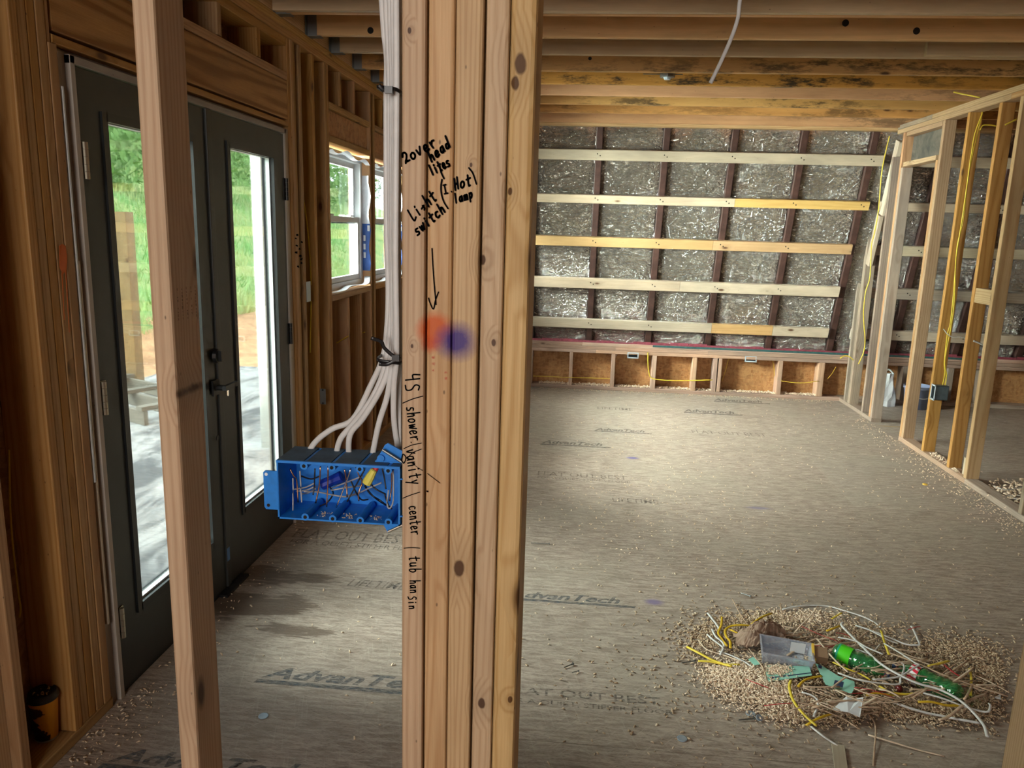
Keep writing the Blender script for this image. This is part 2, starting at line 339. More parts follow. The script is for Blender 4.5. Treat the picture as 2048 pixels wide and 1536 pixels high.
# printed lettering on the panels
def text_on(name, s, pl, pr, hpx, shear=0.0, bold=False, bar=False, parent=fl, z=.0006, hm=None):
    a, b = onz(*pl), onz(*pr); h = (onz(pl[0], pl[1]-hpx)-a).length if hm is None else hm; w = b.x-a.x
    cu = bpy.data.curves.new('t', 'FONT'); cu.body = s; cu.shear = shear; cu.resolution_u = 2; cu.offset = .028 if bold else .006
    ob = bpy.data.objects.new('t', cu); me = bpy.data.meshes.new_from_object(ob); bpy.data.objects.remove(ob)
    co = np.array([v.co[:] for v in me.vertices]); x0, x1 = co[:, 0].min(), co[:, 0].max(); hh = .70
    for v in me.vertices:
        v.co = (a.x+(v.co.x-x0)/(x1-x0)*w, a.y+v.co.y/hh*h, z)
    o = link(name, me, M_PRINT2 if bold else M_PRINT, parent)
    if bar:
        bm = MB(); y0 = a.y-h*.55; n = len(bm.v); bm.v = [(a.x-.02*w, y0, z), (b.x+.12*w, y0, z), (b.x+.12*w+h*.1, y0+h*.35, z), (a.x-.02*w+h*.1, y0+h*.35, z)]; bm.f = [(0, 1, 2, 3)]
        bm.build('print_bar', M_PRINT2, parent)
    return o
text_on('printed_lettering', 'FLAT OUT BEST', (583, 1074), (812, 1093), 17)
text_on('printed_lettering', 'FOR A QUIET, STIFFER FLOOR', (578, 1086), (850, 1104), 8)
text_on('printed_lettering', 'AdvanTech', (522, 1354), (880, 1381), 20, .35, True, True)
text_on('printed_lettering', 'AdvanTech', (215, 1522), (600, 1560), 24, .35, True, True)
text_on('printed_lettering', 'LIFETIME', (692, 1172), (812, 1181), 14, .3)
text_on('printed_lettering', 'FLAT OUT BEST', (1075, 950), (1255, 960), 8)
text_on('printed_lettering', 'FOR A QUIET, STIFFER FLOOR', (1075, 956), (1262, 966), 4)
text_on('printed_lettering', 'LIFETIME', (1225, 1003), (1318, 1008), 8)
text_on('printed_lettering', 'LIFETIME', (1195, 818), (1266, 821), 4.5)
text_on('printed_lettering', 'AdvanTech', (1083, 886), (1205, 893), 6, .3, True, True)
text_on('printed_lettering', 'AdvanTech', (1190, 860), (1290, 866), 4.5, .3, True, True)
text_on('printed_lettering', 'AdvanTech', (1368, 823), (1470, 828), 5, .3, True, True)
text_on('printed_lettering', 'AdvanTech', (1428, 801), (1525, 805), 4, .3, True, True)
text_on('printed_lettering', 'FLAT OUT BEST', (1385, 866), (1535, 873), 6)
text_on('printed_lettering', 'FLAT OUT BEST', (1010, 1385), (1320, 1398), 14)
text_on('printed_lettering', 'FOR A QUIET, STIFFER FLOOR', (1000, 1402), (1345, 1418), 9)
text_on('printed_lettering', 'AdvanTech', (1010, 1192), (1240, 1202), 12, .35, True, True)
# ---- ceiling : joists on the left wall plate, deck above
ce = S(link('ceiling', MB().box((-1.68, 6.2), (-3.4, 7.6), (ZC+.237, ZC+.26)).build('tmp', None).data, OSB)); bpy.data.objects.remove(bpy.data.objects['tmp'])
jy = [(3.869-.083, W_JOISTP), (3.869-.041, W_JOIST), (4.258, W_JOIST), (4.649, W_JOISTP), (5.107, W_JOISTM), (5.541, W_JOISTM), (5.973, W_JOISTM), (6.382, W_JOISTM), (6.825, W_JOISTM)]
for y, m in jy: board('joist', (XL+.002, 6.1), (y, y+.038), (ZC, ZC+.235), m, ce, 'x')
for k in range(15): board('joist', (XL+.002, 6.1), (3.42-.43*k, 3.458-.43*k), (ZC, ZC+.235), W_JOIST, ce, 'x')
board('joist', (XL+.002, 6.1), (7.235, 7.272), (ZC-.02, ZC+.235), W_JOISTM, ce, 'x')
board('rafter_plate', (XL+.002, 6.1), (7.276, 7.35), (ZC-.045, ZC+.02), W_STUD, ce, 'x')
# short scab on the pale joist and a loose lath
board('joist_scab', (onz(1842, 118, ZC).x, 5.0), (4.610, 4.648), (ZC+.004, ZC+.15), W_JOISTP, ce, 'x')
a = onz(1688, 122, ZC-.01); board('lath', (a.x, 5), (4.72, 4.745), (ZC+.012, ZC+.03), W_PURL, ce, 'x')
for y, m in jy[1:]+[(7.235, 0)]:
    b = MB(); e = .003; yy0, yy1 = y-e, y+.041
    b.box((XL+.004, XL+.055), (yy0-.002, yy0), (ZC-.003, ZC+.17)).box((XL+.004, XL+.055), (yy1, yy1+.002), (ZC-.003, ZC+.17)).box((XL+.004, XL+.075), (yy0-.006, yy1+.006), (ZC-.006, ZC-.003))
    b.box((XL+.0025, XL+.005), (yy0-.035, yy0), (ZC-.003, ZC+.17)).box((XL+.0025, XL+.005), (yy1, yy1+.035), (ZC-.003, ZC+.17)); b.build('joist_hanger', M_STEEL, ce)
# drilled holes (plugs of shadowed bore rims) with cables
def disc(name, c, r, nrm, mat, parent, t=.004):
    c = Vector(c); nv = Vector(nrm); return MB().cyl(c, c+nv*t, r, n=14).build(name, mat, parent)
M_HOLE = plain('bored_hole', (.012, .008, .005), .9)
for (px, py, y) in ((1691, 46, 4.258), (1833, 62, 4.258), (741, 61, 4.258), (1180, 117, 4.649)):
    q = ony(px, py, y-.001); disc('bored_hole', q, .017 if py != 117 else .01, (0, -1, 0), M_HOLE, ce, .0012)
# ---- left wall
wl = S(link('wall_left', MB().box((XL-.155, XL-.14), (-3.0, 2.24), (-.03, ZC)).box((XL-.155, XL-.14), (3.96, 4.60), (.0, ZC)).box((XL-.155, XL-.14), (2.24, 3.96), (2.11, ZC)).box((XL-.155, XL-.14), (4.60, 5.47), (-.03, 1.20)).box((XL-.155, XL-.14), (4.60, 5.47), (2.11, ZC)).box((XL-.155, XL-.14), (5.47, 5.62), (-.03, ZC)).box((XL-.155, XL-.14), (5.62, 6.45), (-.03, 1.20)).box((XL-.155, XL-.14), (5.62, 6.45), (2.11, ZC)).box((XL-.155, XL-.14), (6.45, 6.60), (-.03, ZC)).box((XL-.155, XL-.14), (6.60, 7.20), (-.03, 1.20)).box((XL-.155, XL-.14), (6.60, 7.20), (2.11, ZC)).box((XL-.155, XL-.14), (7.20, 8.05), (-.03, ZC)).build('tmp', None).data, OSB_D)); bpy.data.objects.remove(bpy.data.objects['tmp'])
D = (XL-.14, XL)
def ls(name, y0, y1, z0=.04, z1=2.54, m=None, j=.003, x=D): 
    dx = random.uniform(-j, j); return board(name, (x[0], x[1]+dx), (y0+.0006, y1-.0006), (z0, z1), m or W_SIDE, wl, 'z')
board('top_plate', D, (-3, 8.05), (2.582, 2.62), W_SIDE, wl, 'y'); board('top_plate', D, (-3, 8.05), (2.543, 2.581), W_SIDE, wl, 'y')
board('rim_board', (XL-.06, XL), (-3, 8.05), (2.622, 2.855), W_SIDE, wl, 'y')
board('bottom_plate', D, (-3, 2.205), (0, .038), W_SIDE, wl, 'y'); board('bottom_plate', D, (3.96, 8.05), (0, .038), W_SIDE, wl, 'y')
for k in range(8): ls('stud', 1.31-.44*k, 1.348-.44*k)
ls('stud', 1.788, 1.826)
for a, b in ((2.016, 2.050), (2.050, 2.086), (2.086, 2.122), (2.122, 2.160)): ls('stud', a, b)
ls('stud', 2.160, 2.198, z1=2.11); ls('stud', 2.160, 2.178, z0=2.11)
# header over the doors
board('header_plate', D, (2.182, 3.955), (2.112, 2.137), W_SIDE, wl, 'y'); board('header_beam', (XL-.10, XL-.004), (2.19, 3.955), (2.147, 2.334), W_LAM, wl, 'y')
board('header_plate', D, (2.182, 3.955), (2.336, 2.374), W_SIDE, wl, 'y'); board('header_plate', (XL-.14, XL-.003), (2.95, 3.955), (2.500, 2.541), W_SIDE, wl, 'y')
for y in (2.45, 2.82, 3.205, 3.60): ls('cripple_stud', y, y+.038, 2.376, 2.50)
for a, b, z1 in ((3.960, 3.997, 2.54), (3.998, 4.035, 2.54), (4.036, 4.074, 2.54), (4.112, 4.150, 2.54), (4.322, 4.360, 2.54), (4.530, 4.566, 2.54), (4.567, 4.603, 2.54)): ls('stud', a, b, z1=z1)
def window_bay(y0, y1):
    board('rough_sill', D, (y0, y1), (1.165, 1.203), W_SIDE, wl, 'y'); board('header_plate', D, (y0, y1), (2.112, 2.150), W_SIDE, wl, 'y')
    board('header_panel', (XL-.10, XL-.02), (y0, y1), (2.152, 2.30), OSB, wl, 'y'); board('header_plate', D, (y0, y1), (2.302, 2.340), W_SIDE, wl, 'y')
    n = 3
    for k in range(1, n): 
        y = y0+(y1-y0)*k/n+.03; ls('cripple_stud', y, y+.038, .04, 1.163); ls('cripple_stud', y-.12, y-.082, 2.342, 2.54)
window_bay(4.604, 5.468)
ls('stud', 5.469, 5.507); ls('stud', 5.575, 5.613); window_bay(5.614, 6.45)
ls('stud', 6.451, 6.489); 
ls('stud', 6.56, 6.598); window_bay(6.599, 7.20); ls('stud', 7.201, 7.239)  # bay framed for the added window behind the post
for k in range(2): ls('stud', 7.5+.4*k, 7.538+.4*k, z1=2.30-.9*k)
# ---- back : knee wall, sloped rafters, strapping and foil
wb = S(empty('wall_back'))
bb = MB().box((XL-.1, 6.1), (YB+.14, YB+.155), (.0, .5)).build('sheathing_panel', OSB, wb)
board('bottom_plate', (XL, 2.70), (YB, YB+.14), (0, .038), W_RED, wb, 'x'); board('bottom_plate', (2.71, 6.1), (YB, YB+.14), (0, .038), W_GRAY, wb, 'x')
for z0 in (.390, .4265, .463):
    cuts = [XL, random.uniform(-.2, .3) if z0 > .45 else random.uniform(-.1, .4), random.uniform(1.2, 2.4), 6.1]
    for i in range(3): board('top_plate', (cuts[i]+.001, cuts[i+1]-.001), (YB+random.uniform(0, .006), YB+.14), (z0, z0+.0355), W_RED, wb, 'x')
for px, w in ((1061, .038), (1141.5, .036), (1226, .040), (1308, .045), (1389, .045), (1430.5, .04), (1440, .036), (1561, .045), (1643.5, .06), (1813, .06), (1903, .06), (1965, .05)):
    q = ony(px, 740, YB); board('knee_stud', (q.x-w/2, q.x+w/2), (YB+.002, YB+.14), (.0385, .3895), W_RED if px < 1700 else W_GRAY, wb, 'z')
for k in range(2): board('knee_stud', (XL+.1+.4*k, XL+.138+.4*k), (YB+.002, YB+.14), (.0385, .3895), W_RED, wb, 'z')
SB = (YT-(YB+.04))/(2.60-.50)           # dy/dz of the slope
def sl(z, n=0.0):                        # point on slope face; n = distance towards the room
    L_ = sqrt(1+SB*SB); return Vector((0, YB+.04+SB*(z-.5)-n/L_, z+n*SB/L_ if False else z-n*(-SB)/L_*-1))
def sp3(x, z, n=0.0):
    L_ = sqrt(1+SB*SB); return Vector((x, YB+.04+SB*(z-.5)-n/L_, z+SB*n/L_))
NS = Vector((0, -1, SB)).normalized()
rafx = [.11+.612*k for k in range(-3, 10)]
for x in rafx: beam('rafter', sp3(x, .498, -.055), sp3(x, 2.66, -.055), .062, .11, M_RAFT, wb, up=NS, r=.006)
for bi in range(len(rafx)-1):
    x0, x1 = rafx[bi]+.028, rafx[bi+1]-.028; nx, nz = 44, 170; V = []; F = []
    for j in range(nz+1):
        for i in range(nx+1):
            u = i/nx; w = j/nz; z = .47+w*(2.66-.47); x = x0+(x1-x0)*u
            puff = .030*(4*u*(1-u))**.4; pin = min(abs(z-zz) for zz in (2.342, 1.948, 1.5475, 1.1345, .7125)); puff *= min(1, .45+pin*4.5)
            w1 = noise.noise(Vector((x*2.2, z*3, bi*3.1))); zz_ = z+.35*x*w1+.10*w1; nn = w1*.014-abs(noise.noise(Vector((x*6+w1*3, zz_*24, bi))))*.016-abs(noise.noise(Vector((x*16, zz_*58, bi+9))))*.008+noise.noise(Vector((x*30, zz_*40, bi+3)))*.002+.008
            edge = min(u, 1-u); k = min(1, edge*6)
            V.append(sp3(x, z, -.050+puff+nn*k))
    for j in range(nz):
        for i in range(nx): a = j*(nx+1)+i; F.append((a, a+1, a+nx+2, a+nx+1))
    me = mesh('foil', V, F, True); link('foil_panel', me, M_FOIL, wb)
rows = [(2.342, .096, [(-1.51, 2.66, 0), (2.83, 6.1, 0)]), (1.948, .080, [(-1.51, 1.40, 0), (1.402, 2.62, 1), (2.72, 6.1, 0)]), (1.5475, .095, [(-1.51, 1.25, 1), (1.252, 2.55, 1), (2.72, 6.1, 0)]), (1.1345, .105, [(-1.51, .98, 2), (.982, 2.52, 0), (2.72, 6.1, 3)]), (.7125, .100, [(-1.51, 1.343, 2), (1.345, 1.95, 1), (1.952, 2.50, 0), (2.72, 6.1, 0)])]
for z, h, segs in rows:
    for x0, x1, mi in segs:
        m = (W_PURL, W_PURLY, W_PURL, W_GRAY)[mi]; o = beam('strap_board', sp3(x0, z, .020), sp3(x1, z, .020), h, .038, m, wb, up=NS)
        b = MB()
        for rx in rafx:
            if x0+.02 < rx < x1-.02:
                for dx, dz in ((-.012, .012), (.014, -.004)): c = sp3(rx+dx, z+dz, .039); b.cyl(c, c+NS*.0015, .006, n=8)
        if b.v: q = b.build('nail_heads', M_HOLE, wb); q['kind'] = 'stuff'
M_MAR = sp('maroon_underlay', (.26, .05, .075), .3, 30, .6); M_TEAL = sp('teal_sill_strip', (.035, .10, .10), .3, 30, .6)
MB().box((XL, 6.1), (YB+.02, YB+.10), (.4995, .508)).build('maroon_strip', M_MAR, wb)
V = []; F = []
b = MB()
for k in range(40): 
    x = XL+k*.19; h = .012+.02*random.random(); b.box((x, x+.185), (YB+.012, YB+.016), (.50, .50+h))
b.build('maroon_flap', M_MAR, wb); MB().box((ony(1305, 700, YB).x, 4.1), (YB-.003, YB-.0005), (.480, .5)).build('teal_strip', M_TEAL, wb)
# ---- far side of the next room
we = S(link('wall_far_right', MB().box((6.1, 6.12), (-3.4, 8.1), (0, ZC+.24)).build('tmp', None).data, OSB_D)); bpy.data.objects.remove(bpy.data.objects['tmp'])
we2 = S(MB().box((-1.68, 6.2), (-3.42, -3.40), (0, ZC+.24)).build('wall_rear', OSB))
# ---- right partition wall
wr = S(empty('wall_right')); DR = (XR, XR+.089)
def rs(name, y0, y1, z0=.039, z1=2.543, m=None, x=DR): return board(name, x, (y0, y1), (z0, z1), m or W_STUD, wr, 'z')
board('bottom_plate', DR, (7.06, YB-.002), (0, .038), W_GRAY, wr, 'y'); board('bottom_plate', DR, (5.31, 6.44), (0, .038), W_RED, wr, 'y'); board('bottom_plate', DR, (1.2, 5.308), (0, .038), W_GRAY, wr, 'y')
ytr = 7.34
board('top_plate', DR, (-2.9, 6.6), (2.583, 2.62), W_STUD, wr, 'y'); board('top_plate', DR, (6.602, ytr-.07), (2.583, 2.62), W_GRAY, wr, 'y')
board('top_plate', DR, (-2.9, 5.45), (2.545, 2.582), W_STUD, wr, 'y'); board('top_plate', DR, (5.452, ytr-.07), (2.545, 2.582), W_STUD, wr, 'y')
# end stud beside the slope with its sloping scabs
def on_slope_y(z): return YB+.04+SB*(z-.5)-.045
beam('sloped_stud', (XR+.045, on_slope_y(2.5)-.02, 2.5), (XR+.045, on_slope_y(1.73)-.02, 1.73), .089, .038, W_PURL, wr, up=(1, 0, 0)).scale = (1, 1, 1)
beam('sloped_stud', (XR+.02, on_slope_y(1.86)-.04, 1.86), (XR+.02, on_slope_y(1.40)-.04, 1.40), .089, .038, W_PURL, wr, up=(1, 0, 0))
rs('stud', 7.80, 7.838, z1=1.42, m=W_GRAY); rs('stud', 7.66, 7.725, m=W_GRAY, z1=1.78)
rs('stud', 7.30, 7.338, m=W_GRAY, z1=2.36, x=(XR+.001, XR+.089)); rs('stud', 7.062, 7.10, z0=0.0385, z1=2.25, m=W_GRAY)
rs('stud', 7.102, 7.14, z1=2.543, m=W_DARK)
rs('jack_stud', 6.40, 6.438, z1=2.254); rs('jack_stud', 6.398-.038, 6.398, z1=2.543, m=W_STUD)
rs('stud', 5.975, 6.013, m=W_DARK); rs('stud', 5.55, 5.588, m=W_DARK); rs('stud', 5.30, 5.338); rs('stud', 4.615, 4.653, m=W_GRAY)
for y in (4.2, 3.8, 3.4, 3.0, 2.6, 2.2, 1.8, 1.4): rs('stud', y, y+.038)
board('door_header', DR, (6.44, 7.06), (2.256, 2.294), W_STUD, wr, 'y'); board('door_header', DR, (6.40, 7.06), (2.505, 2.543), W_STUD, wr, 'y')
t = NT('mottled_grey_board'); n_ = t.noise(coords(t), 5, 5, .65, .6); M_MOT = t.done(t.bsdf(t.mix(t.mr(n_, .38, .62), (.17, .15, .12), (.045, .05, .045)), .55))
MB().box((XR+.06, XR+.075), (6.44, 7.06), (2.296, 2.503)).build('infill_panel', M_MOT, wr)
board('blocking', (XR+.005, XR+.089), (5.34, 5.548), (1.23, 1.33), W_STUD, wr, 'y'); board('blocking', (XR+.03, XR+.089), (5.34, 5.42), (.039, .16), W_PURL, wr, 'z')
# ---- floor dust: shavings swept against plates (one loose scatter)
def chips(name, P, size, mat, rot=True, zoff=None, label=None, parent=None):
    n = len(P); P = np.asarray(P, float); s = size*RNG.uniform(.45, 1.4, n)
    base = np.array([[-1, -.38, 0], [1, -.38, 0], [1, .38, 0], [-1, .38, 0], [-.9, -.3, .32], [.1, -.34, .62], [.9, .3, .3], [-.1, .34, .6]])
    faces = np.array([[3, 2, 1, 0], [0, 1, 5, 4], [1, 2, 6, 5], [2, 3, 7, 6], [3, 0, 4, 7], [4, 5, 6, 7]])
    a = RNG.uniform(0, 2*pi, n); b = RNG.uniform(-.7, .7, n); asp = RNG.uniform(.35, 1.3, n)
    q = np.repeat(base[None], n, 0)*s[:, None, None]; q[:, :, 1] *= asp[:, None]
    z = q[:, :, 2]*np.cos(b)[:, None]+q[:, :, 0]*np.sin(b)[:, None]; x = q[:, :, 0]*np.cos(b)[:, None]-q[:, :, 2]*np.sin(b)[:, None]
    X = x*np.cos(a)[:, None]-q[:, :, 1]*np.sin(a)[:, None]; Y = x*np.sin(a)[:, None]+q[:, :, 1]*np.cos(a)[:, None]
    z -= z.min(1)[:, None]; V = np.stack([X, Y, z], 2)+P[:, None, :]
    F = (faces[None]+8*np.arange(n)[:, None, None]).reshape(-1, 4)
    me = bpy.data.meshes.new(name); me.vertices.add(n*8); me.vertices.foreach_set('co', V.reshape(-1)); me.loops.add(len(F)*4); me.polygons.add(len(F))
    me.polygons.foreach_set('loop_start', np.arange(len(F))*4); me.polygons.foreach_set('loop_total', np.full(len(F), 4)); me.loops.foreach_set('vertex_index', F.reshape(-1)); me.update(); me.validate()
    o = link(name, me, mat, parent); o['kind'] = 'stuff'; return o
def chipm(name, A, B):
    t = NT(name); n = t.noise(t.n('NewGeometry').outputs['Position'], 160, 2, .6); return t.done(t.bsdf(t.mix(t.mr(n, .35, .65), A, B), .7))
M_CHIP = chipm('wood_shavings', (.88, .76, .58), (.62, .45, .28)); M_CHIPP = chipm('pale_sawdust', (.92, .78, .62), (.70, .50, .34))
pts = []
for k in range(3000):
    x = random.uniform(-1.4, 2.66); y = random.uniform(1.4, 7.9)
    if -.5+noise.noise(Vector((x*1.3, y*1.3, 5)))*.7+random.random() > .05: pts.append((x, y, .0004))
for k in range(900):
    d = abs(random.gauss(0, .12)); y = random.uniform(3.6, 5.9) if random.random() < .75 else random.uniform(5.9, 7.3); pts.append((2.69-d, y, .0004))
for k in range(600): pts.append((random.uniform(-.4, 2.6), 7.93-abs(random.gauss(0, .05)), .0004))
for k in range(420): pts.append((XL+.01+abs(random.gauss(0, .10)), random.uniform(1.35, 2.35) if k < 330 else random.uniform(2.4, 4.2), .0004))
for k in range(500):
    q = onz(random.gauss(1330, 130), random.gauss(1010, 80)); pts.append((q.x, q.y, .0004))
o = chips('scattered_shavings', pts, .0050, M_CHIP); T(o, 'pale wood shavings scattered over the subfloor', 'shavings')
o = chips('plate_shavings', [(random.uniform(-.4, 2.55), random.uniform(YB+.02, YB+.12), .0392) for _ in range(1500)], .010, M_CHIPP); T(o, 'white shavings lying inside the low knee wall bays', 'shavings')
o = chips('sill_plate_shavings', [(random.uniform(XR+.01, XR+.08), random.uniform(5.62, 5.93), .0392) for _ in range(90)]+[(random.uniform(XR+.01, XR+.03), random.uniform(5.44, 5.53), .0392) for _ in range(30)], .009, M_CHIPP); T(o, 'shavings on the sill plate of the right stud wall', 'shavings')
o = chips('next_room_shavings', [(random.gauss(3.1, .16), random.gauss(5.05, .14), .001+random.random()*.03) for _ in range(900)], .012, M_CHIPP); T(o, 'pile of shavings behind the right stud wall', 'shavings')
# ================================================================== DOORS AND WINDOWS
d1 = S(empty('door_1'))
XD = XL-.002
board('door_jamb', (XL-.13, XL+.004), (2.246, 2.268), (0, 2.094), W_TRIM, d1, 'z', .002); board('door_jamb', (XL-.13, XL+.004), (3.888, 3.912), (0, 2.094), W_TRIM, d1, 'z', .002)
board('door_head', (XL-.13, XL+.004), (2.246, 3.912), (2.072, 2.096), W_TRIM, d1, 'y', .002)
MB().box((XL-.20, XL-.01), (2.268, 3.888), (-.02, .020)).build('door_threshold', M_RUBBER, d1)
board('shim', (XL-.02, XL+.002), (2.204, 2.212), (.8, 2.0), M_VINYL, d1, 'z', .001); board('shim', (XL-.03, XL+.001), (2.214, 2.222), (.3, 1.5), W_PURL, d1, 'z', .001)
board('shim', (XL-.13, XL-.012), (2.199, 2.245), (.0, 2.10), W_GRAY, d1, 'z', .001); board('shim', (XL-.13, XL-.006), (3.913, 3.959), (.0, 2.10), W_GRAY, d1, 'z', .001); board('shim', (XL-.13, XL-.03), (2.20, 3.955), (2.0965, 2.1115), W_GRAY, d1, 'y', .001)  # shims enlarged into fillers that plug light leaks around the door frame
def leaf(y0, y1, gy0, gy1, gz0, gz1, hy, knob):
    x0, x1 = XL-.050, XL-.004
    lf = MB().box((x0, x1), (y0, gy0), (.022, 2.068)).box((x0, x1), (gy1, y1), (.022, 2.068)).box((x0, x1), (gy0, gy1), (.022, gz0)).box((x0, x1), (gy0, gy1), (gz1, 2.068)).build('door_leaf', M_DOOR, d1)
    b = MB(); e = .022
    for xa, xb, w in ((x1-.001, x1+.008, e), (x0-.008, x0+.001, e)):
        b.box((xa, xb), (gy0-w, gy0+.006), (gz0-w, gz1+w)).box((xa, xb), (gy1-.006, gy1+w), (gz0-w, gz1+w)).box((xa, xb), (gy0, gy1), (gz0-w, gz0+.006)).box((xa, xb), (gy0, gy1), (gz1-.006, gz1+w))
    b.build('glazing_frame', M_RUBBER, lf)
    b = MB(); s = .008; b.box((x0+.012, x0+.030), (gy0, gy0+s), (gz0, gz1)).box((x0+.012, x0+.030), (gy1-s, gy1), (gz0, gz1)).box((x0+.012, x0+.030), (gy0, gy1), (gz0, gz0+s)).box((x0+.012, x0+.030), (gy0, gy1), (gz1-s, gz1))
    b.build('glazing_spacer', M_VINYL, lf)
    MB().box((x0+.019, x0+.023), (gy0, gy1), (gz0, gz1)).build('glass_pane', M_GLASS, lf)
    for z in (.27, 1.06, 1.80):
        b = MB(); b.box((x1, x1+.004), (hy-.020, hy+.018), (z-.055, z+.055)); s = 1 if hy < 3 else -1
        for k in range(5): b.cyl((x1+.010, hy-.003*s, z-.055+.022*k), (x1+.010, hy-.003*s, z-.034+.022*k), .0085, n=10)
        b.build('door_hinge', M_HINGE if hy < 3 else M_BLACK, lf)
    return lf
lf1 = leaf(2.271, 3.086, 2.405, 2.955, .275, 1.935, 2.285, False)
lf2 = leaf(3.092, 3.885, 3.265, 3.745, .315, 1.945, 3.888, True)
board('door_astragal', (XL-.006, XL+.006), (3.062, 3.100), (.022, 2.068), M_DOOR, lf1, 'z', .003)
q = onx(430, 775, XL+.006); b = MB(); b.box((XL+.006, XL+.014), (q.y-.030, q.y+.030), (q.z-.032, q.z+.032)); b.cyl((XL+.014, q.y, q.z), (XL+.055, q.y, q.z), .012); b.box((XL+.045, XL+.060), (q.y-.012, q.y+.105), (q.z-.010, q.z+.010)); b.build('door_handle', M_BLACK, lf1)
MB().box((XL+.058, XL+.062), (q.y+.00, q.y+.008), (q.z-.034, q.z-.010)).build('latch_tongue', M_CHROME, lf1)
q = onx(431, 712, XL+.006); b = MB(); b.cyl((XL+.006, q.y, q.z), (XL+.020, q.y, q.z), .031, .028, 20); b.box((XL+.02, XL+.034), (q.y-.005, q.y+.005), (q.z-.022, q.z+.022)); b.build('deadbolt', M_BLACK, lf1)
q = onx(435, 876, XL+.006); MB().cyl((XL+.005, q.y, q.z), (XL+.009, q.y, q.z), .012).build('bore_cap', M_BLACK, lf1)
q = onx(457, 1108, XL+.006); t = MB().box((XL+.0062, XL+.0068), (q.y-.012, q.y+.012), (q.z-.03, q.z+.03)).build('blue_tape', plain('blue_painters_tape', (.09, .22, .50), .6), lf1)
b = MB(); b.box((XL-.02, XL+.03), (3.0, 3.22), (.0, .012)); b.build('sill_strip', M_BLACK, d1)
M_FLASH = plain('white_flashing_film', (.70, .72, .80), .45); M_FBLUE = plain('blue_flashing_print', (.02, .09, .38), .5)
def window(name, y0, y1, z0=1.212, z1=2.095):
    w = S(empty(name)); xa, xb = XL-.135, XL-.055; f = .045; zm = 1.66
    MB().box((xa, xb), (y0, y0+f), (z0, z1)).box((xa, xb), (y1-f, y1), (z0, z1)).box((xa, xb), (y0+f, y1-f), (z0, z0+f)).box((xa, xb), (y0+f, y1-f), (z1-f, z1)).build('window_frame', M_VINYL, w)
    for (za, zb, xo) in ((zm-.02, z1-f, xa+.012), (z0+f, zm+.025, xa+.042)):
        s = .036; ya, yb = y0+f, y1-f
        b = MB().box((xo, xo+.026), (ya, ya+s), (za, zb)).box((xo, xo+.026), (yb-s, yb), (za, zb)).box((xo, xo+.026), (ya+s, yb-s), (za, za+s)).box((xo, xo+.026), (ya+s, yb-s), (zb-s, zb)).build('window_sash', M_VINYL, w)
        MB().box((xo+.011, xo+.014), (ya+s, yb-s), (za+s, zb-s)).build('glass_pane', M_GLASS, b)
    for yy in (y0+.22*(y1-y0), y0+.72*(y1-y0)): MB().box((xa+.04, xa+.066), (yy, yy+.07), (zm+.026, zm+.038)).build('sash_lock', M_VINYL, w)
    # film flaps left around the opening
    V = []; F = []; n = 14
    for i in range(n+1):
        y = y0+.01+(y1-y0-.02)*i/n; a = .018*sin(i*.9)+.03*(i/n)**4
        V += [(xb-.01, y, z1-.002), (xb+.03, y, z1-.035-a*.5), (xb+.062, y, z1-.02-a)]
    for i in range(n): F += [(3*i, 3*i+1, 3*i+4, 3*i+3), (3*i+1, 3*i+2, 3*i+5, 3*i+4)]
    link('flashing_flap', mesh('flap', V, F, True), M_FLASH, w)
    V = []; F = []
    for i in range(n+1):
        z = z0+.10+(z1-z0-.22)*i/n; V += [(xb-.004, y1-.003, z), (xb+.055+.008*sin(i*1.3), y1-.006-.006*sin(i), z)]
    for i in range(n): F.append((2*i, 2*i+1, 2*i+3, 2*i+2))
    me = mesh('flap', V, F, False); me.materials.append(M_FLASH); me.materials.append(M_FBLUE)
    for p in me.polygons: p.material_index = 1 if p.center.z < z0+.45 else 0
    link('flashing_flap', me, None, w)
    for z, yy in ((z0+.40, .03), (z0+.33, .0), (z0+.27, .0), (z0+.21, .0)): MB().box((xb+.010+yy, xb+.026+yy), (y1-.014, y1-.0125), (z-.02, z+.02)).build('flashing_print', M_FLASH, w)
    sweep('flashing_shred', [(xb+.03, y0+.02, z0+.002), (xb+.055, y0+.2, z0+.008), (xb+.03, (y0+y1)/2, z0+.02), (xb+.06, y1-.15, z0+.015), (xb+.04, y1-.02, z0+.06)], .022, .002, M_FLASH, w, up=(0, 0, 1), n=5)
    return w
window('window_1', 4.612, 5.462); window('window_2', 5.62, 6.445); window('added_window', 6.605, 7.195)  # last window is added, unseen behind the post, to let daylight onto the foil
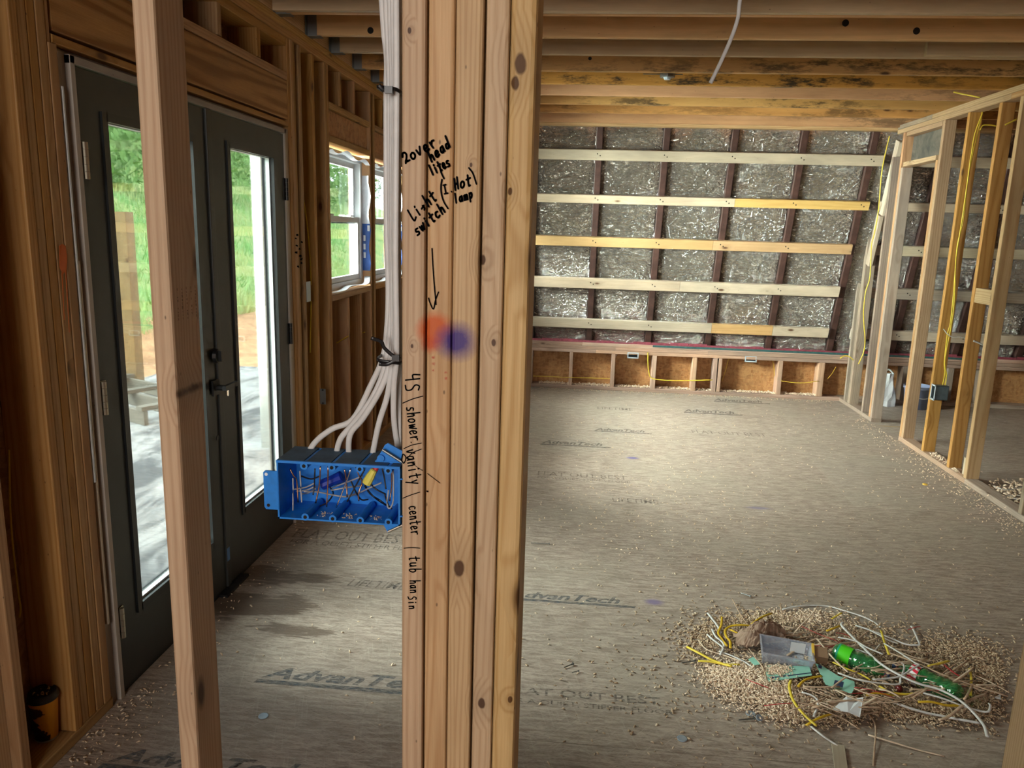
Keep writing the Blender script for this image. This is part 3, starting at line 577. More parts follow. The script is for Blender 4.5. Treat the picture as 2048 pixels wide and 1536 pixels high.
# wall fittings : junction boxes, plates
def wallbox(name, label, c, sx, sy, sz, mat, face, cat='electrical box', wires=True):
    r = thing(name, label, cat, c); x, y, z = sx/2, sy/2, sz/2; t = .002; b = MB()
    if face == 'y-':
        b.box((-x, x), (y-t, y), (-z, z)).box((-x, -x+t), (-y, y), (-z, z)).box((x-t, x), (-y, y), (-z, z)).box((-x, x), (-y, y), (-z, -z+t)).box((-x, x), (-y, y), (z-t, z))
        lip = MB().box((-x-.006, x+.006), (-y-.001, -y+.003), (z-.008, z+.004)).box((-x-.006, x+.006), (-y-.001, -y+.003), (-z-.004, -z+.008)).box((-x-.006, -x+.006), (-y-.001, -y+.003), (-z, z)).box((x-.006, x+.006), (-y-.001, -y+.003), (-z, z))
    else:
        b.box((x-t, x), (-y, y), (-z, z)).box((-x, x), (-y, -y+t), (-z, z)).box((-x, x), (y-t, y), (-z, z)).box((-x, x), (-y, y), (-z, -z+t)).box((-x, x), (-y, y), (z-t, z))
        lip = MB().box((-x-.001, -x+.003), (-y-.006, y+.006), (z-.008, z+.004)).box((-x-.001, -x+.003), (-y-.006, y+.006), (-z-.004, -z+.008)).box((-x-.001, -x+.003), (-y-.006, -y+.004), (-z, z)).box((-x-.001, -x+.003), (y-.004, y+.006), (-z, z))
    b.build('box_body', mat, r); lip.build('box_lip', M_PLATE, r); return r
M_PLATE = plain('grey_blue_plate', (.52, .62, .70), .4, .2); M_BOXD = sp('grey_blue_box', (.10, .13, .15), .15, 40, .5, .3)
q = ony(1266, 711, YB); wallbox('outlet_box', 'small pale blue outlet box high in the third bay of the low back knee wall', (q.x, YB+.04, q.z), .105, .07, .055, M_BOXD, 'y-')
q = ony(1502, 718, YB); wallbox('outlet_box', 'small pale blue outlet box in the wide knee wall bay nearer the right wall', (q.x, YB+.04, q.z), .11, .07, .058, M_BOXD, 'y-')
q = ony(1878, 784, 5.955); wallbox('switch_box', 'grey-blue metal box screwed to the stud of the right partition wall', (XR+.045, 5.94, q.z), .10, .06, .11, M_BOXD, 'x-')
q = onx(617, 583, XL); r = thing('wall_bracket', 'grey metal box just right of the dark doors, level with the window sill', 'electrical box', (XL-.03, 4.18, q.z))
MB().box((-.03, .032), (-.026, .026), (-.05, .05)).build('box_body', M_BOXD, r); MB().box((.030, .034), (-.030, .030), (-.056, .056)).build('box_lip', M_PLATE, r)
q = ony(646, 793, 4.321); r = thing('stud_plate', 'grey steel nail plate on a stud side low between doors and window', 'plate', (q.x, 4.3195, q.z))
MB().box((-.017, .017), (-.001, .0012), (-.047, .047)).build('plate_face', M_STEEL, r); 
for z in (-.04, .04): MB().cyl((0, -.003, z), (0, -.001, z), .006).build('plate_tab', M_BLACK, r)
# ceiling fixture box on the joist
q = ony(1330, 183, 5.54); r = thing('ceiling_box', 'small bent metal ceiling box hanging between the stained joists', 'electrical box', (q.x, 5.44, ZC+.03))
MB().lathe([(.0, 0), (.048, 0), (.05, .004), (.05, .04), (.0, .041)], n=8).build('box_body', M_STEEL, r); MB().box((-.16, .10), (-.008, .008), (.018, .022)).build('hanger_bar', M_STEEL, r)
MB().cyl((.0, 0, -.014), (0, 0, 0), .02, .028, 10).build('box_hub', M_PLATE, r)
# ================================================================== OUTSIDE
t = NT('damp_concrete'); g_ = t.n('NewGeometry').outputs['Position']; n1 = t.noise(t.vm('MULTIPLY', g_, (1, .35, 1)), 2.6, 5, .68, .8)
M_CONC = t.done(t.bsdf(t.mix(t.mr(n1, .44, .60), (.36, .37, .38), (.085, .09, .10)), .55)); M_DIRT = sp('orange_clay', (.52, .30, .16), .35, 6, .9)
t = NT('grass'); g_ = t.n('NewGeometry').outputs['Position']; n1 = t.noise(g_, 1.2, 4, .6); n2 = t.noise(g_, 14, 4, .7)
c_ = t.mix(t.mr(n1, .35, .65), (.16, .33, .09), (.42, .44, .17)); c_ = t.mix(t.mr(n2, .4, .7, 0, .6), c_, (.36, .50, .20)); M_GRASS = t.done(t.bsdf(c_, .8, bump=n2, bs=.6, bd=.05))
t = NT('grass_blades'); g_ = t.n('NewGeometry').outputs['Position']; n1 = t.noise(g_, .55, 4, .6); n2 = t.noise(g_, 40, 2, .6)
c_ = t.mix(t.mr(n1, .42, .60), (.14, .40, .10), (.44, .50, .20)); c_ = t.mix(t.mr(n2, .4, .65, 0, .7), c_, (.50, .64, .30)); c_ = t.mix(t.mr(n2, .70, .73), c_, (.9, .9, .85)); M_BLADE = t.done(t.bsdf(c_, .7)); M_LEAF = chipm('shrub_leaves', (.30, .48, .16), (.09, .24, .06))
def gz(x, y):
    r = -x-5.2+.0*(y); 
    if x > -5.0: return -.24
    return -.24+min(.28, (-5.0-x)*.5)+max(0, (-x-5.6))*.40+.15*noise.noise(Vector((x*.3, y*.3, 1)))*min(1, (-x-5.0)*.5)
pat = S(MB().box((-5.3, -1.69), (-1, 9.4), (-.30, -.20)).build('trim_1', M_CONC)); pat['label'] = 'pale concrete patio outside the double doors'
V = []; F = []; nx, ny = 90, 110
for j in range(ny+1):
    for i in range(nx+1):
        x = -1.7-32*(i/nx)**1.5; y = -6+52*j/ny; V.append((x, y, gz(x, y)+(.03*noise.noise(Vector((x*2, y*2, 0))) if x < -5 else -.02)))
for j in range(ny):
    for i in range(nx): a = j*(nx+1)+i; F.append((a, a+nx+1, a+nx+2, a+1))
me = mesh('hill', V, F, True); me.materials.append(M_GRASS); me.materials.append(M_DIRT)
for p in me.polygons:
    if p.center.x > -5.9-.25*noise.noise(p.center*1.5) : p.material_index = 1
hill = S(link('ground_hill', me)); hill['label'] = 'green grassy hillside rising behind the patio'
n = 42000; xs = -5.75-RNG.uniform(0, 1, n)**1.6*20; ys = 3+RNG.uniform(0, 1, n)*36; keep = (ys/(-xs) > 1.15) & (ys/(-xs) < 3.2); xs, ys = xs[keep], ys[keep]; n = len(xs)
zs = np.array([gz(a, b) for a, b in zip(xs, ys)]); hgt = RNG.uniform(.06, .26, n)*(1+.02*-xs); an = RNG.uniform(0, 2*pi, n); w = .012+.0012*-xs; tx = RNG.normal(0, .07, n); ty = RNG.normal(0, .07, n)
V = np.zeros((n, 3, 3)); V[:, 0] = np.stack([xs-w*np.cos(an), ys-w*np.sin(an), zs-.02], 1); V[:, 1] = np.stack([xs+w*np.cos(an), ys+w*np.sin(an), zs-.02], 1); V[:, 2] = np.stack([xs+tx, ys+ty, zs+hgt], 1)
me = bpy.data.meshes.new('blades'); me.vertices.add(n*3); me.vertices.foreach_set('co', V.reshape(-1)); me.loops.add(n*3); me.polygons.add(n); me.polygons.foreach_set('loop_start', np.arange(n)*3); me.polygons.foreach_set('loop_total', np.full(n, 3)); me.loops.foreach_set('vertex_index', np.arange(n*3)); me.update()
gr = link('hillside_grass', me, M_BLADE, hill); gr['kind'] = 'stuff'
def shrub(x, y, rx, rz, label, k):
    r = thing('hillside_shrub', label, 'shrub', (x, y, gz(x, y)), 'leafy shrubs along the top of the hill')
    n = 1500; d = RNG.normal(0, 1, (n, 3)); d /= np.linalg.norm(d, axis=1)[:, None]; rad = RNG.uniform(.55, 1.05, n)[:, None]; P = d*rad*np.array([rx, rx, rz])+np.array([0, 0, rz*.9]); s = RNG.uniform(.07, .16, n)
    a = RNG.normal(0, 1, (n, 3)); a /= np.linalg.norm(a, axis=1)[:, None]; b = np.cross(a, d); V = np.stack([P-a*s[:, None], P-b*s[:, None]*.5, P+a*s[:, None], P+b*s[:, None]*.5], 1)
    me = bpy.data.meshes.new('leaves'); me.vertices.add(n*4); me.vertices.foreach_set('co', V.reshape(-1)); me.loops.add(n*4); me.polygons.add(n); me.polygons.foreach_set('loop_start', np.arange(n)*4); me.polygons.foreach_set('loop_total', np.full(n, 4)); me.loops.foreach_set('vertex_index', np.arange(n*4)); me.update()
    o = link('foliage', me, M_LEAF, r); MB().cyl((0, 0, -.2), (.05, .05, rz*.9), .09, .04, 8).build('stem', M_RAFT, r)
for k in range(18):
    x = -11.6-3.1*(k % 3); y = 13+1.75*k; shrub(x, y, 1.25, 1.45, 'dense green shrub high on the hillside outside the doors and windows', k)
q = ony(258, 424, 7.9); bq = onz(270, 775, -.2); r = T(board('porch_post', (bq.x-.075, bq.x+.075), (bq.y-.075, bq.y+.075), (-.2, ony(255, 424, bq.y).z), W_OUT, None, 'z', .006), 'square yellow treated post standing on the patio edge, seen through the left door', 'post')
fr = thing('timber_step_frame', 'low silvered timber step frame lying beside the yellow post outside', 'frame', (0, 0, 0))
for k in range(3): board('plank', (-.9, .75), (-.35+.38*k, -.31+.38*k), (0, .13), W_PAL, fr, 'x')
for k in range(3): board('cross_plank', (-.85+.75*k, -.76+.75*k), (-.36, .48), (.131, .17), W_PAL, fr, 'y')
q = onz(288, 828, -.2); fr.rotation_euler = (0, 0, radians(-28)); fr.location = (q.x-.25, q.y+.25, -.199)
q = onx(541, 620, -2.5); T(board('porch_column', (-2.58, -2.46), (q.y-.10, q.y+.10), (-.2, 2.7), sp('weathered_white_paint', (.40, .43, .42), .08, 8, .6), None, 'z', .01), 'white square porch column seen at the right edge of the right door glass', 'column')
# ================================================================== FOREGROUND STUDS
zt = 2.619
def fstud(px0, px1, label, depth=.089, m=W_POST, yoff=0.0, top=zt, xs=None):
    x0, x1 = xs if xs else (ony(px0, 768, YF).x, ony(px1, 768, YF).x)
    return T(board('wall_stud', (x0, x1), (YF+yoff, YF+yoff+depth), (0.001, top), m, None, 'z', .005), label, 'stud')
post = thing('built_up_post', 'five-stud pine post with black marker notes and an orange and blue paint spot', 'post', (-.175, YF, 0))
px = (802, 850, 901, 955, 1001, 1052)
for i in range(5):
    x0, x1 = ony(px[i], 768, YF).x, ony(px[i+1], 768, YF).x
    g0 = (.0005, .0012, .0006, .0016, .0008)[i]; yo = (0, .0015, .0005, .002, .0012)[i]
    board('stud', (x0+g0, x1-.0006-(.0012 if i in (0, 2) else 0)), (YF+yo, YF+.139), (.001, zt), W_POST, post, 'z', .0055 if i < 4 else .008)
fstud(311, 352, 'lone two-by-four stud standing in front of the dark double doors', .090)
xr_ = ony(2000, 1536, YF+.089).x; fstud(0, 0, 'foreground stud at the bottom right corner beside the debris pile', .089, xs=(xr_, xr_+.038))
xr_ = ony(27, 1536, YF+.089).x; fstud(0, 0, 'foreground stud at the bottom left corner in front of the coffee cup', .089, xs=(xr_-.038, xr_))
T(board('overhead_plate', (-1.515, 2.69), (YF+.002, YF+.088), (zt+.0005-.0, zt+.0006), W_POST, None, 'x', .0002), 'thin plate over the foreground studs', 'plate') if False else None
# marker handwriting
GL = {'2': [[(.05, .72), (.3, 1), (.65, .95), (.75, .7), (.45, .35), (.1, .05), (.3, .15), (.85, .1)], [(.1, .05), (.35, .3), (.5, .1)]], 'o': [[(.45, .6), (.15, .45), (.12, .15), (.4, 0), (.75, .2), (.72, .5), (.45, .6)]],
 'v': [[(.1, .6), (.35, .05), (.8, .75)]], 'e': [[(.15, .28), (.7, .38), (.6, .6), (.3, .58), (.12, .25), (.35, .0), (.8, .1)]], 'r': [[(.15, .6), (.3, .0)], [(.25, .35), (.5, .6), (.85, .6)]],
 'h': [[(.15, 1.15), (.2, 0)], [(.2, .3), (.45, .6), (.7, .5), (.75, 0)]], 'a': [[(.7, .55), (.3, .55), (.12, .2), (.4, 0), (.7, .3), (.7, .6), (.8, 0)]], 'd': [[(.6, .45), (.25, .45), (.15, .1), (.5, 0), (.75, .3)], [(.75, 1.2), (.78, 0)]],
 'l': [[(.4, 1.1), (.45, 0)]], 'i': [[(.4, .6), (.45, 0)], [(.36, .85), (.40, .92)]], 't': [[(.4, 1.0), (.45, .05), (.7, 0)], [(.1, .62), (.85, .68)]], 's': [[(.75, .58), (.35, .6), (.25, .38), (.65, .25), (.6, .02), (.15, .02)]],
 'm': [[(.08, .55), (.12, 0)], [(.12, .35), (.3, .6), (.42, .45), (.45, 0)], [(.45, .4), (.65, .6), (.8, .45), (.85, 0)]], 'p': [[(.2, .65), (.25, -.35)], [(.22, .5), (.6, .65), (.75, .35), (.5, .05), (.25, .12)]],
 'L': [[(.2, 1.1), (.25, 0), (.85, .1)]], 'g': [[(.1, .3), (.7, .4)], [(.5, .45), (.6, .2), (.4, .05)]], 'w': [[(.05, .55), (.25, .02), (.45, .5), (.65, .02), (.92, .65)]], 'c': [[(.75, .55), (.35, .58), (.15, .25), (.4, 0), (.8, .08)]],
 'H': [[(.15, 1.1), (.2, 0)], [(.7, 1.15), (.75, .05)], [(.2, .5), (.7, .62)]], '4': [[(.2, 1), (.15, .5), (.7, .55)], [(.65, 1.0), (.7, 0)]], 'n': [[(.15, .6), (.2, 0)], [(.2, .35), (.5, .6), (.7, .45), (.75, 0)]],
 'u': [[(.15, .6), (.2, .1), (.5, 0), (.7, .2)], [(.7, .6), (.78, 0)]], 'b': [[(.2, 1.1), (.22, 0), (.6, 0), (.75, .3), (.5, .55), (.22, .4)]], 'y': [[(.15, .6), (.4, .15)], [(.8, .65), (.3, -.4)]], '1': [[(.45, 1), (.5, 0)], [(.25, 1.0), (.75, 1.02)], [(.2, 0), (.85, .02)]], 'S': [[(.8, .95), (.35, 1), (.2, .7), (.7, .45), (.7, .1), (.15, 0)]]}
INK = MB()
def stroke(pp, w=3.2, smooth=True):
    P = [ony(a, b, YF) for a, b in pp]; P = [Vector((p.x, 0, p.z)) for p in P]; P = catmull(P, 4) if smooth and len(P) > 2 else P; hw = w*1.15/CAM_F/2; y = YF-.0007
    for k in range(len(P)-1):
        a, b = P[k], P[k+1]; d = (b-a)
        if d.length < 1e-6: continue
        d.normalize(); nn = Vector((-d.z, 0, d.x))*hw; n0 = len(INK.v); INK.v += [(p.x, y, p.z) for p in (a-nn, b-nn, b+nn, a+nn)]; INK.f.append((n0, n0+1, n0+2, n0+3))
    for p in P:
        n0 = len(INK.v); INK.v += [(p.x+hw*cos(2*pi*i/8), y-.00005, p.z+hw*sin(2*pi*i/8)) for i in range(8)]; INK.f.append(tuple(range(n0, n0+8)))
def write(s, p0, p1, up, w=3.2, wid=.86):
    p0 = Vector(p0); p1 = Vector(p1); adv = (p1-p0)/len(s); up = Vector(up)
    for i, ch in enumerate(s):
        for st in GL.get(ch, []): stroke([tuple(p0+adv*(i+wid*x)+up*y) for x, y in st], w)
write('2over', (811, 328), (876, 290), (-9, -19), 4.2); write('head', (862, 325), (903, 291), (-7, -18), 4.2); write('lites', (863, 351), (903, 330), (-7, -17), 4.0)
stroke([(879, 330), (882, 344), (888, 357)], 3.4); stroke([(884, 359), (882, 372), (883, 388), (888, 404), (896, 417)], 3.2); write('1', (887, 388), (899, 386), (-3, -17), 3.2); stroke([(903, 383), (904, 384)], 3)
write('Hot', (909, 381), (945, 369), (-2, -21), 4.0); write('lamp', (909, 407), (948, 395), (-2, -17), 3.8); stroke([(938, 336), (946, 347), (953, 368)], 3.4)
write('Light', (826, 443), (876, 396), (-11, -19), 3.8); write('switch', (834, 472), (893, 421), (-9, -17), 4.0)
stroke([(864, 497), (867, 550), (872, 609)], 2.4); stroke([(857, 596), (861, 608), (867, 618), (871, 600), (877, 584)], 2.4)
write('4S', (812, 748), (810, 788), (28, -2), 3.1); stroke([(806, 806), (825, 798), (846, 792)], 2.2); write('shower', (813, 814), (822, 884), (22, -2), 3.0); stroke([(808, 897), (824, 890), (843, 886)], 2.0)
write('vanity', (812, 900), (822, 972), (22, -3), 3.0); stroke([(803, 920), (806, 908), (812, 915), (808, 926), (803, 921)], 2.4); stroke([(843, 898), (826, 905), (815, 916)], 2.0); stroke([(826, 928), (845, 941)], 1.2); stroke([(855, 947), (880, 966)], 1.2); stroke([(822, 884), (823, 885)], 2); stroke([(854, 982), (856, 983)], 3)
stroke([(806, 996), (824, 989), (840, 984)], 2.0); write('center', (818, 1012), (823, 1072), (20, -2), 2.9); stroke([(808, 1096), (824, 1095), (840, 1096)], 1.8); write('tub', (819, 1112), (821, 1148), (20, 0), 2.9); write('han', (820, 1160), (821, 1188), (18, 0), 2.8); write('Sin', (816, 1192), (819, 1220), (16, 0), 2.6)
o = link('marker_writing', mesh('ink', INK.v, INK.f), M_INK, post); o.location = -post.location
# ================================================================== BLUE BOX
bx = thing('gang_box', 'wide blue plastic four-gang electrical box nailed to the left side of the post', 'electrical box', (-.376, YF, 1.2035))
hx, hz, dp, t_ = .102, .0495, .082, .0028
MB().box((-hx, hx), (dp-t_, dp), (-hz, hz)).box((-hx, -hx+t_), (-.001, dp), (-hz, hz)).box((hx-t_, hx), (-.001, dp), (-hz, hz)).box((-hx, hx), (-.001, dp), (-hz, -hz+t_)).build('box_body', M_BLUE, bx)
b = MB(); xs = [-hx, -.0555, -.0095, .0365, .083, hx]
for i in range(5): b.box((xs[i]+(.003 if i else 0), xs[i+1]-(.003 if i < 4 else 0)), (.0025, dp), (hz-t_, hz+.001))
b.build('box_top', M_BLUED, bx)
b = MB(); b.box((-hx, hx), (-.002, .0025), (hz-t_, hz+.0012)); b.box((-hx, hx), (.01, dp), (hz-.0045, hz-.0028)); b.build('top_rim', M_BLUE, bx)
for x in xs[1:5]:
    for s in (1, -1):
        c = s*(hz-.0060); ob = MB().cyl((x, -.0025, c), (x, .070, c), .0062, .0062, 16).build('screw_boss', M_BLUE, bx); MB().cyl((x, -.0029, c), (x, -.0026, c), .0031, n=10).build('boss_hole', M_HOLE, ob)
b = MB(); b.prism([(-hx-.019, -.002, .032), (-hx-.022, -.002, .029), (-hx-.022, -.002, -.030), (-hx-.019, -.002, -.034), (-hx+.002, -.002, -.034), (-hx+.002, -.002, .032)], (0, .003, 0)); b.build('mounting_ear', M_BLUE, bx)
b = MB().cyl((-hx-.017, -.0024, .026), (-hx-.017, -.0021, .026), .0028, n=10).build('ear_hole', plain('bright_hole', (.8, .85, .9), .6), bx); MB().cyl((-hx-.015, -.0024, -.027), (-hx-.015, -.0021, -.027), .0028, n=10).build('ear_hole', M_HOLE, bx)
b = MB(); b.prism([(.056, .02, hz), (.072, .02, hz+.030), (.077, .02, hz+.033), (.101, .02, hz+.021), (.101, .02, hz)], (0, .004, 0)).cyl((.066, .016, hz+.008), (.066, .024, hz+.008), .006).box((.056, .101), (.019, .045), (hz-.001, hz+.003)); b.build('nail_bracket', M_BLUE, bx)
b = MB(); b.prism([(.066, .018, -hz-.012+.012), (.077, .018, -hz-.021), (.101, .018, -hz-.008), (.101, .018, -hz)], (0, .010, 0)); b.build('nail_bracket', M_BLUE, bx)
MB().cyl((.070, .012, hz+.024), (.104, .012, hz+.004), .0022, n=8).build('nail', M_STEEL, bx); MB().cyl((.078, .016, -hz-.018), (.104, .016, -hz-.004), .0022, n=8).build('nail', M_HINGE, bx)
for z in (.03, -.033): MB().box((hx, hx+.004), (-.001, .003), (z-.001, z+.001)).build('rim_nib', M_BLUE, bx)
def zp(x, y, dep): 
    q = ony(520+x/6.827, 870+y/6.827, YF+dep); return q
WR = [((410, 460), (460, 560), (490, 640), (520, 920), 'c', .03), ((450, 590), (440, 750), (450, 1030), 'g', .025), ((545, 490), (545, 700), (570, 920), 'g', .03), ((375, 630), (385, 830), 'c', .05), ((750, 460), (730, 700), (725, 820), 'b', .03), ((825, 430), (800, 680), (760, 930), 'c', .02), ((930, 430), (915, 700), (910, 980), 'c', .015), ((1240, 460), (1150, 700), (1040, 990), 'w', .012), ((1155, 470), (1170, 650), (1190, 850), 'c', .025), ((1310, 430), (1350, 550), (1385, 650), (1345, 800), (1350, 900), 'c', .02), ((1430, 470), (1300, 700), (1190, 910), 'b', .022), ((1670, 460), (1690, 600), (1720, 740), 'b', .02), ((1800, 480), (1790, 700), (1770, 900), 'c', .02), ((1755, 750), (1735, 950), (1775, 1000), (1812, 900), (1822, 600), (1815, 450), 'g', .014), ((1700, 800), (1740, 960), (1800, 1010), 'b', .03), ((400, 400), (405, 650), (410, 850), 'b', .06)]
GN = 'wires folded inside the blue box'
ORD = ['leftmost', 'second', 'third', 'fourth', 'fifth', 'sixth', 'seventh', 'eighth']
XM = {k: sorted([sum(p[0] for p in w[:-2])/len(w[:-2]) for w in WR if w[-2] == k]) for k in 'cgbw'}
for i, wv in enumerate(WR):
    k, dep = wv[-2], wv[-1]; P = [zp(a, b, dep) for a, b in wv[:-2]]; m = {'c': M_COPPER, 'g': M_GRYW, 'b': M_BLKW, 'w': M_CHROME}[k]
    if len(P) > 1: P[len(P)//2].y += .004
    o = sweep('conductor', P, .0013, .0013, m, n=4, sec=6); od = ORD[XM[k].index(sum(p[0] for p in wv[:-2])/len(wv[:-2]))]; od = od if od == 'leftmost' else od+' from the left'; T(o, {'c': 'upright bare copper wire, '+od+' of the copper ones in the blue box', 'g': 'upright grey wire, '+od+' of the upright grey ones in the blue box', 'b': 'upright black wire, '+od+' of the upright black ones in the blue box', 'w': 'bright stripped wire slanting across the blue box'}[k], 'wire', GN)
for P_, k in (([(470, 740), (620, 715), (740, 660)], 'g'), ([(500, 770), (640, 750), (760, 700)], 'g'), ([(560, 805), (660, 790), (760, 730)], 'g'), ([(980, 720), (1200, 640), (1400, 560)], 'g'), ([(970, 755), (1200, 715), (1400, 690)], 'g'), ([(600, 770), (800, 780), (1000, 820), (1200, 840), (1400, 770)], 'g'), ([(1200, 830), (1350, 790), (1500, 720), (1660, 650)], 'g'), ([(1420, 650), (1500, 800), (1650, 900), (1750, 980)], 'b'), ([(1430, 700), (1560, 850), (1720, 960)], 'b'), ([(960, 720), (1000, 800), (920, 920), (820, 970)], 'b'), ([(1440, 560), (1560, 720), (1720, 810)], 'b'), ([(1240, 620), (1300, 760), (1380, 880), (1480, 880)], 'b'), ([(560, 560), (700, 600), (820, 560)], 'b')):
    P = [zp(a, b, .045+random.uniform(-.01, .02)) for a, b in P_]; o = sweep('conductor', P, .0014, .0014, M_GRYW if k == 'g' else M_BLKW, n=5, sec=6); T(o, 'grey wire lying crosswise behind the upright ones in the blue box' if k == 'g' else 'black wire curving crosswise behind the upright ones in the blue box', 'wire', GN+(', grey' if k == 'g' else ', black'))
M_YN = plain('yellow_plastic', (.75, .68, .12), .4); M_RN = plain('red_plastic', (.62, .02, .02), .4); M_BN = plain('deep_blue_plastic', (.006, .03, .32), .4)
def nut(a, b, dep, r0, r1, m, label):
    A, B = zp(*a, dep), zp(*b, dep); L_ = (B-A).length
    o = MB().lathe([(0, 0), (r0, 0), (r0*1.02, L_*.1), (r0*.96, L_*.5), (r1, L_*.95), (r1*.6, L_), (0, L_)], A, (B-A), 10).build('wire_nut', m, None, False); T(o, label, 'wire nut')
nut((1455, 660), (1560, 470), .014, .0078, .0055, M_YN, 'yellow wire nut inside the blue box'); nut((1550, 505), (1600, 425), .018, .0052, .004, M_RN, 'red wire nut above the yellow one in the blue box'); nut((850, 680), (1130, 560), .04, .009, .010, M_BN, 'dark blue wire nut lying in the middle of the blue box')
o = chips('box_crumbs', [(-.376+random.gauss(m, .006), YF+random.uniform(.01, .03), 1.2035-hz+t_+.0002) for m in (-.030, .012, .056) for _ in range(26)], .0014, M_CHIP); T(o, 'white plaster crumbs on the bottom of the blue box', 'crumbs')
# supply cables dropping to the box
CB = [('leftmost white cable, curving out to the left end of the blue box', [(762, -30), (768, 60), (774, 120), (773, 180), (773, 300), (774, 480), (777, 580), (774, 660), (766, 715), (742, 770), (706, 838), (664, 858), (630, 885), (607, 925)], .075, .6),
 ('second white cable from the left, bending to the second slot of the blue box', [(771, -30), (777, 100), (779, 180), (780, 400), (784, 580), (780, 660), (768, 740), (742, 800), (704, 850), (680, 880), (668, 925)], .066, .2),
 ('third white cable, running beside the second into the blue box', [(779, -30), (783, 100), (785, 180), (784, 400), (787, 600), (784, 700), (765, 770), (727, 835), (700, 870), (694, 925)], .060, 0),
 ('fourth white cable, straighter and steeper above the middle of the blue box', [(786, -30), (788, 100), (790, 180), (788, 420), (791, 640), (785, 720), (775, 790), (757, 850), (745, 925)], .052, .3),
 ('fifth white cable, dropping behind the bracket of the blue box', [(792, -30), (793, 180), (791, 500), (793, 700), (788, 770), (788, 840), (797, 900)], .045, 0),
 ('white cable closest to the post edge', [(797, -30), (797, 180), (796, 500), (799, 700), (797, 800), (799, 905)], .075, .4)]
for lb, P_, dep, tw in CB:
    P = [ony(a, b, YF+dep+(.03*max(0, (b-700)/225) if dep < .06 else 0)) for a, b in P_]; P[-1].y = YF+.070
    o = sweep('white_cable', P, .0050, .0030, M_WHITEC, up=(0, 1, 0), n=6, sec=10); T(o, lb, 'cable')
tie = plain('black_nylon', (.010, .010, .012), .35)
def ziptie(label, cx, cy, x0, x1, tails):
    r = thing('zip_tie', label, 'zip tie', ony(cx, cy, YF+.04)); a, b = ony(x0, cy-2, YF+.06), ony(x1, cy+6, YF+.06); c = (a+b)/2; hw = (b-a).length/2; P = []
    for k in range(17):
        an = 2*pi*k/16; q_ = lambda t_: math.copysign(abs(t_)**.45, t_); P.append(c+Vector((hw*1.22*q_(cos(an)), .027*q_(sin(an)), -.003*cos(an)))-r.location)
    sweep('band', P, .0009, .0030, tie, r, up=(0, 0, 1), n=2, sec=6)
    for tl in tails: sweep('tail', [ony(p[0], p[1], YF+p[2])-r.location for p in tl], .0030, .0008, tie, r, up=(0, 1, 0), n=4, sec=6)
    h = ony(cx, cy, YF+.028)-r.location; MB().box((h.x-.006, h.x+.006), (h.y-.004, h.y+.004), (h.z-.005, h.z+.005)).build('head', tie, r)
ziptie('black zip tie around the white cables high beside the post', 778, 180, 764, 800, [[(778, 182, .028), (765, 178, .024), (757, 170, .022)]])
ziptie('black zip tie with long loose tails holding the white cables above the blue box', 792, 716, 764, 802, [[(800, 718, .03), (784, 710, .026), (768, 695, .022), (762, 683, .018), (742, 676, .012)], [(796, 716, .028), (784, 724, .026), (772, 729, .024), (758, 728, .02)]])

# paint and marker marks on the left wall studs
M_ORP = plain('orange_paint', (.62, .13, .015), .6)
def mark(P, x, m, name='paint_mark', parent=wl):
    pts = [onx(a, b, x) for a, b in P]; return MB().prism(pts, (.0006, 0, 0)).build(name, m, parent)
mark([(118, 492), (124, 488), (131, 492), (134, 515), (133, 540), (126, 548), (119, 535)], XL+.0035, M_ORP); mark([(123, 545), (125, 545), (129, 640), (128, 640)], XL+.0035, M_ORP); mark([(130, 535), (132, 535), (139, 665), (138, 665)], XL+.0035, M_ORP)
rr = random.Random(3)
for k in range(10): 
    a, b = 590+rr.uniform(0, 12), 468+k*7; mark([(a, b), (a+rr.uniform(2, 5), b+rr.uniform(-2, 2)), (a+rr.uniform(2, 5), b+rr.uniform(3, 5)), (a-1, b+3)], XL+.0035, M_INK, 'marker_mark')

x1 = ony(352, 768, YF).x+.0004; m = MB(); rr = random.Random(5)
for c_ in range(5):
    for r_ in range(9):
        if rr.random() < .8:
            y = YF+.018+.0145*c_; z = 1.52-.006*r_; m.box((x1, x1+.0003), (y, y+rr.uniform(.001, .0025)), (z, z+rr.uniform(.002, .0045)))
o = m.build('grade_stamp', sp('faded_ink', (.16, .09, .04), .2, 40, .6)); o['kind'] = 'stuff'; ls_ = [q_ for q_ in bpy.data.objects if q_.name.startswith('wall_stud')][0]; o.parent = ls_; bpy.context.view_layer.update(); o.matrix_parent_inverse = ls_.matrix_world.inverted()
# ================================================================== COFFEE CUP
c = onz(94, 1474, .038); c.x = max(c.x, XL-.13); ht = ony(94, 1392, c.y).z-.038
cup = thing('coffee_cup', 'orange paper coffee cup with black lid standing on the plate between dark studs', 'cup', (c.x, c.y, .0385))
t = NT('printed_cup_paper'); v = coords(t); g1 = t.noise(v, 16, 3, .6); sx = t.n('SeparateXYZ'); t.L(v, sx.inputs[0])
dd_ = t.math('ADD', t.math('MULTIPLY', t.vm('DOT_PRODUCT', v, (-.8, -.6, 0)), 16.0), t.math('MULTIPLY_ADD', g1, 2.4, -1.25)); m1 = t.mr(dd_, -.02, .03); m1 = t.math('MULTIPLY', m1, t.math('LESS_THAN', sx.outputs[2], ht*.85))
cc_ = t.mix(m1, (.80, .33, .02), (.035, .012, .008)); cc_ = t.mix(t.math('LESS_THAN', sx.outputs[2], .006), cc_, (.6, .55, .45)); M_CUP = t.done(t.bsdf(cc_, .45))
MB().lathe([(0, .004), (.028, .004), (.029, 0), (.031, .0), (.041, ht), (.042, ht+.002), (.040, ht+.002), (.030, .008), (0, .008)], n=32).build('cup_body', M_CUP, cup, True)
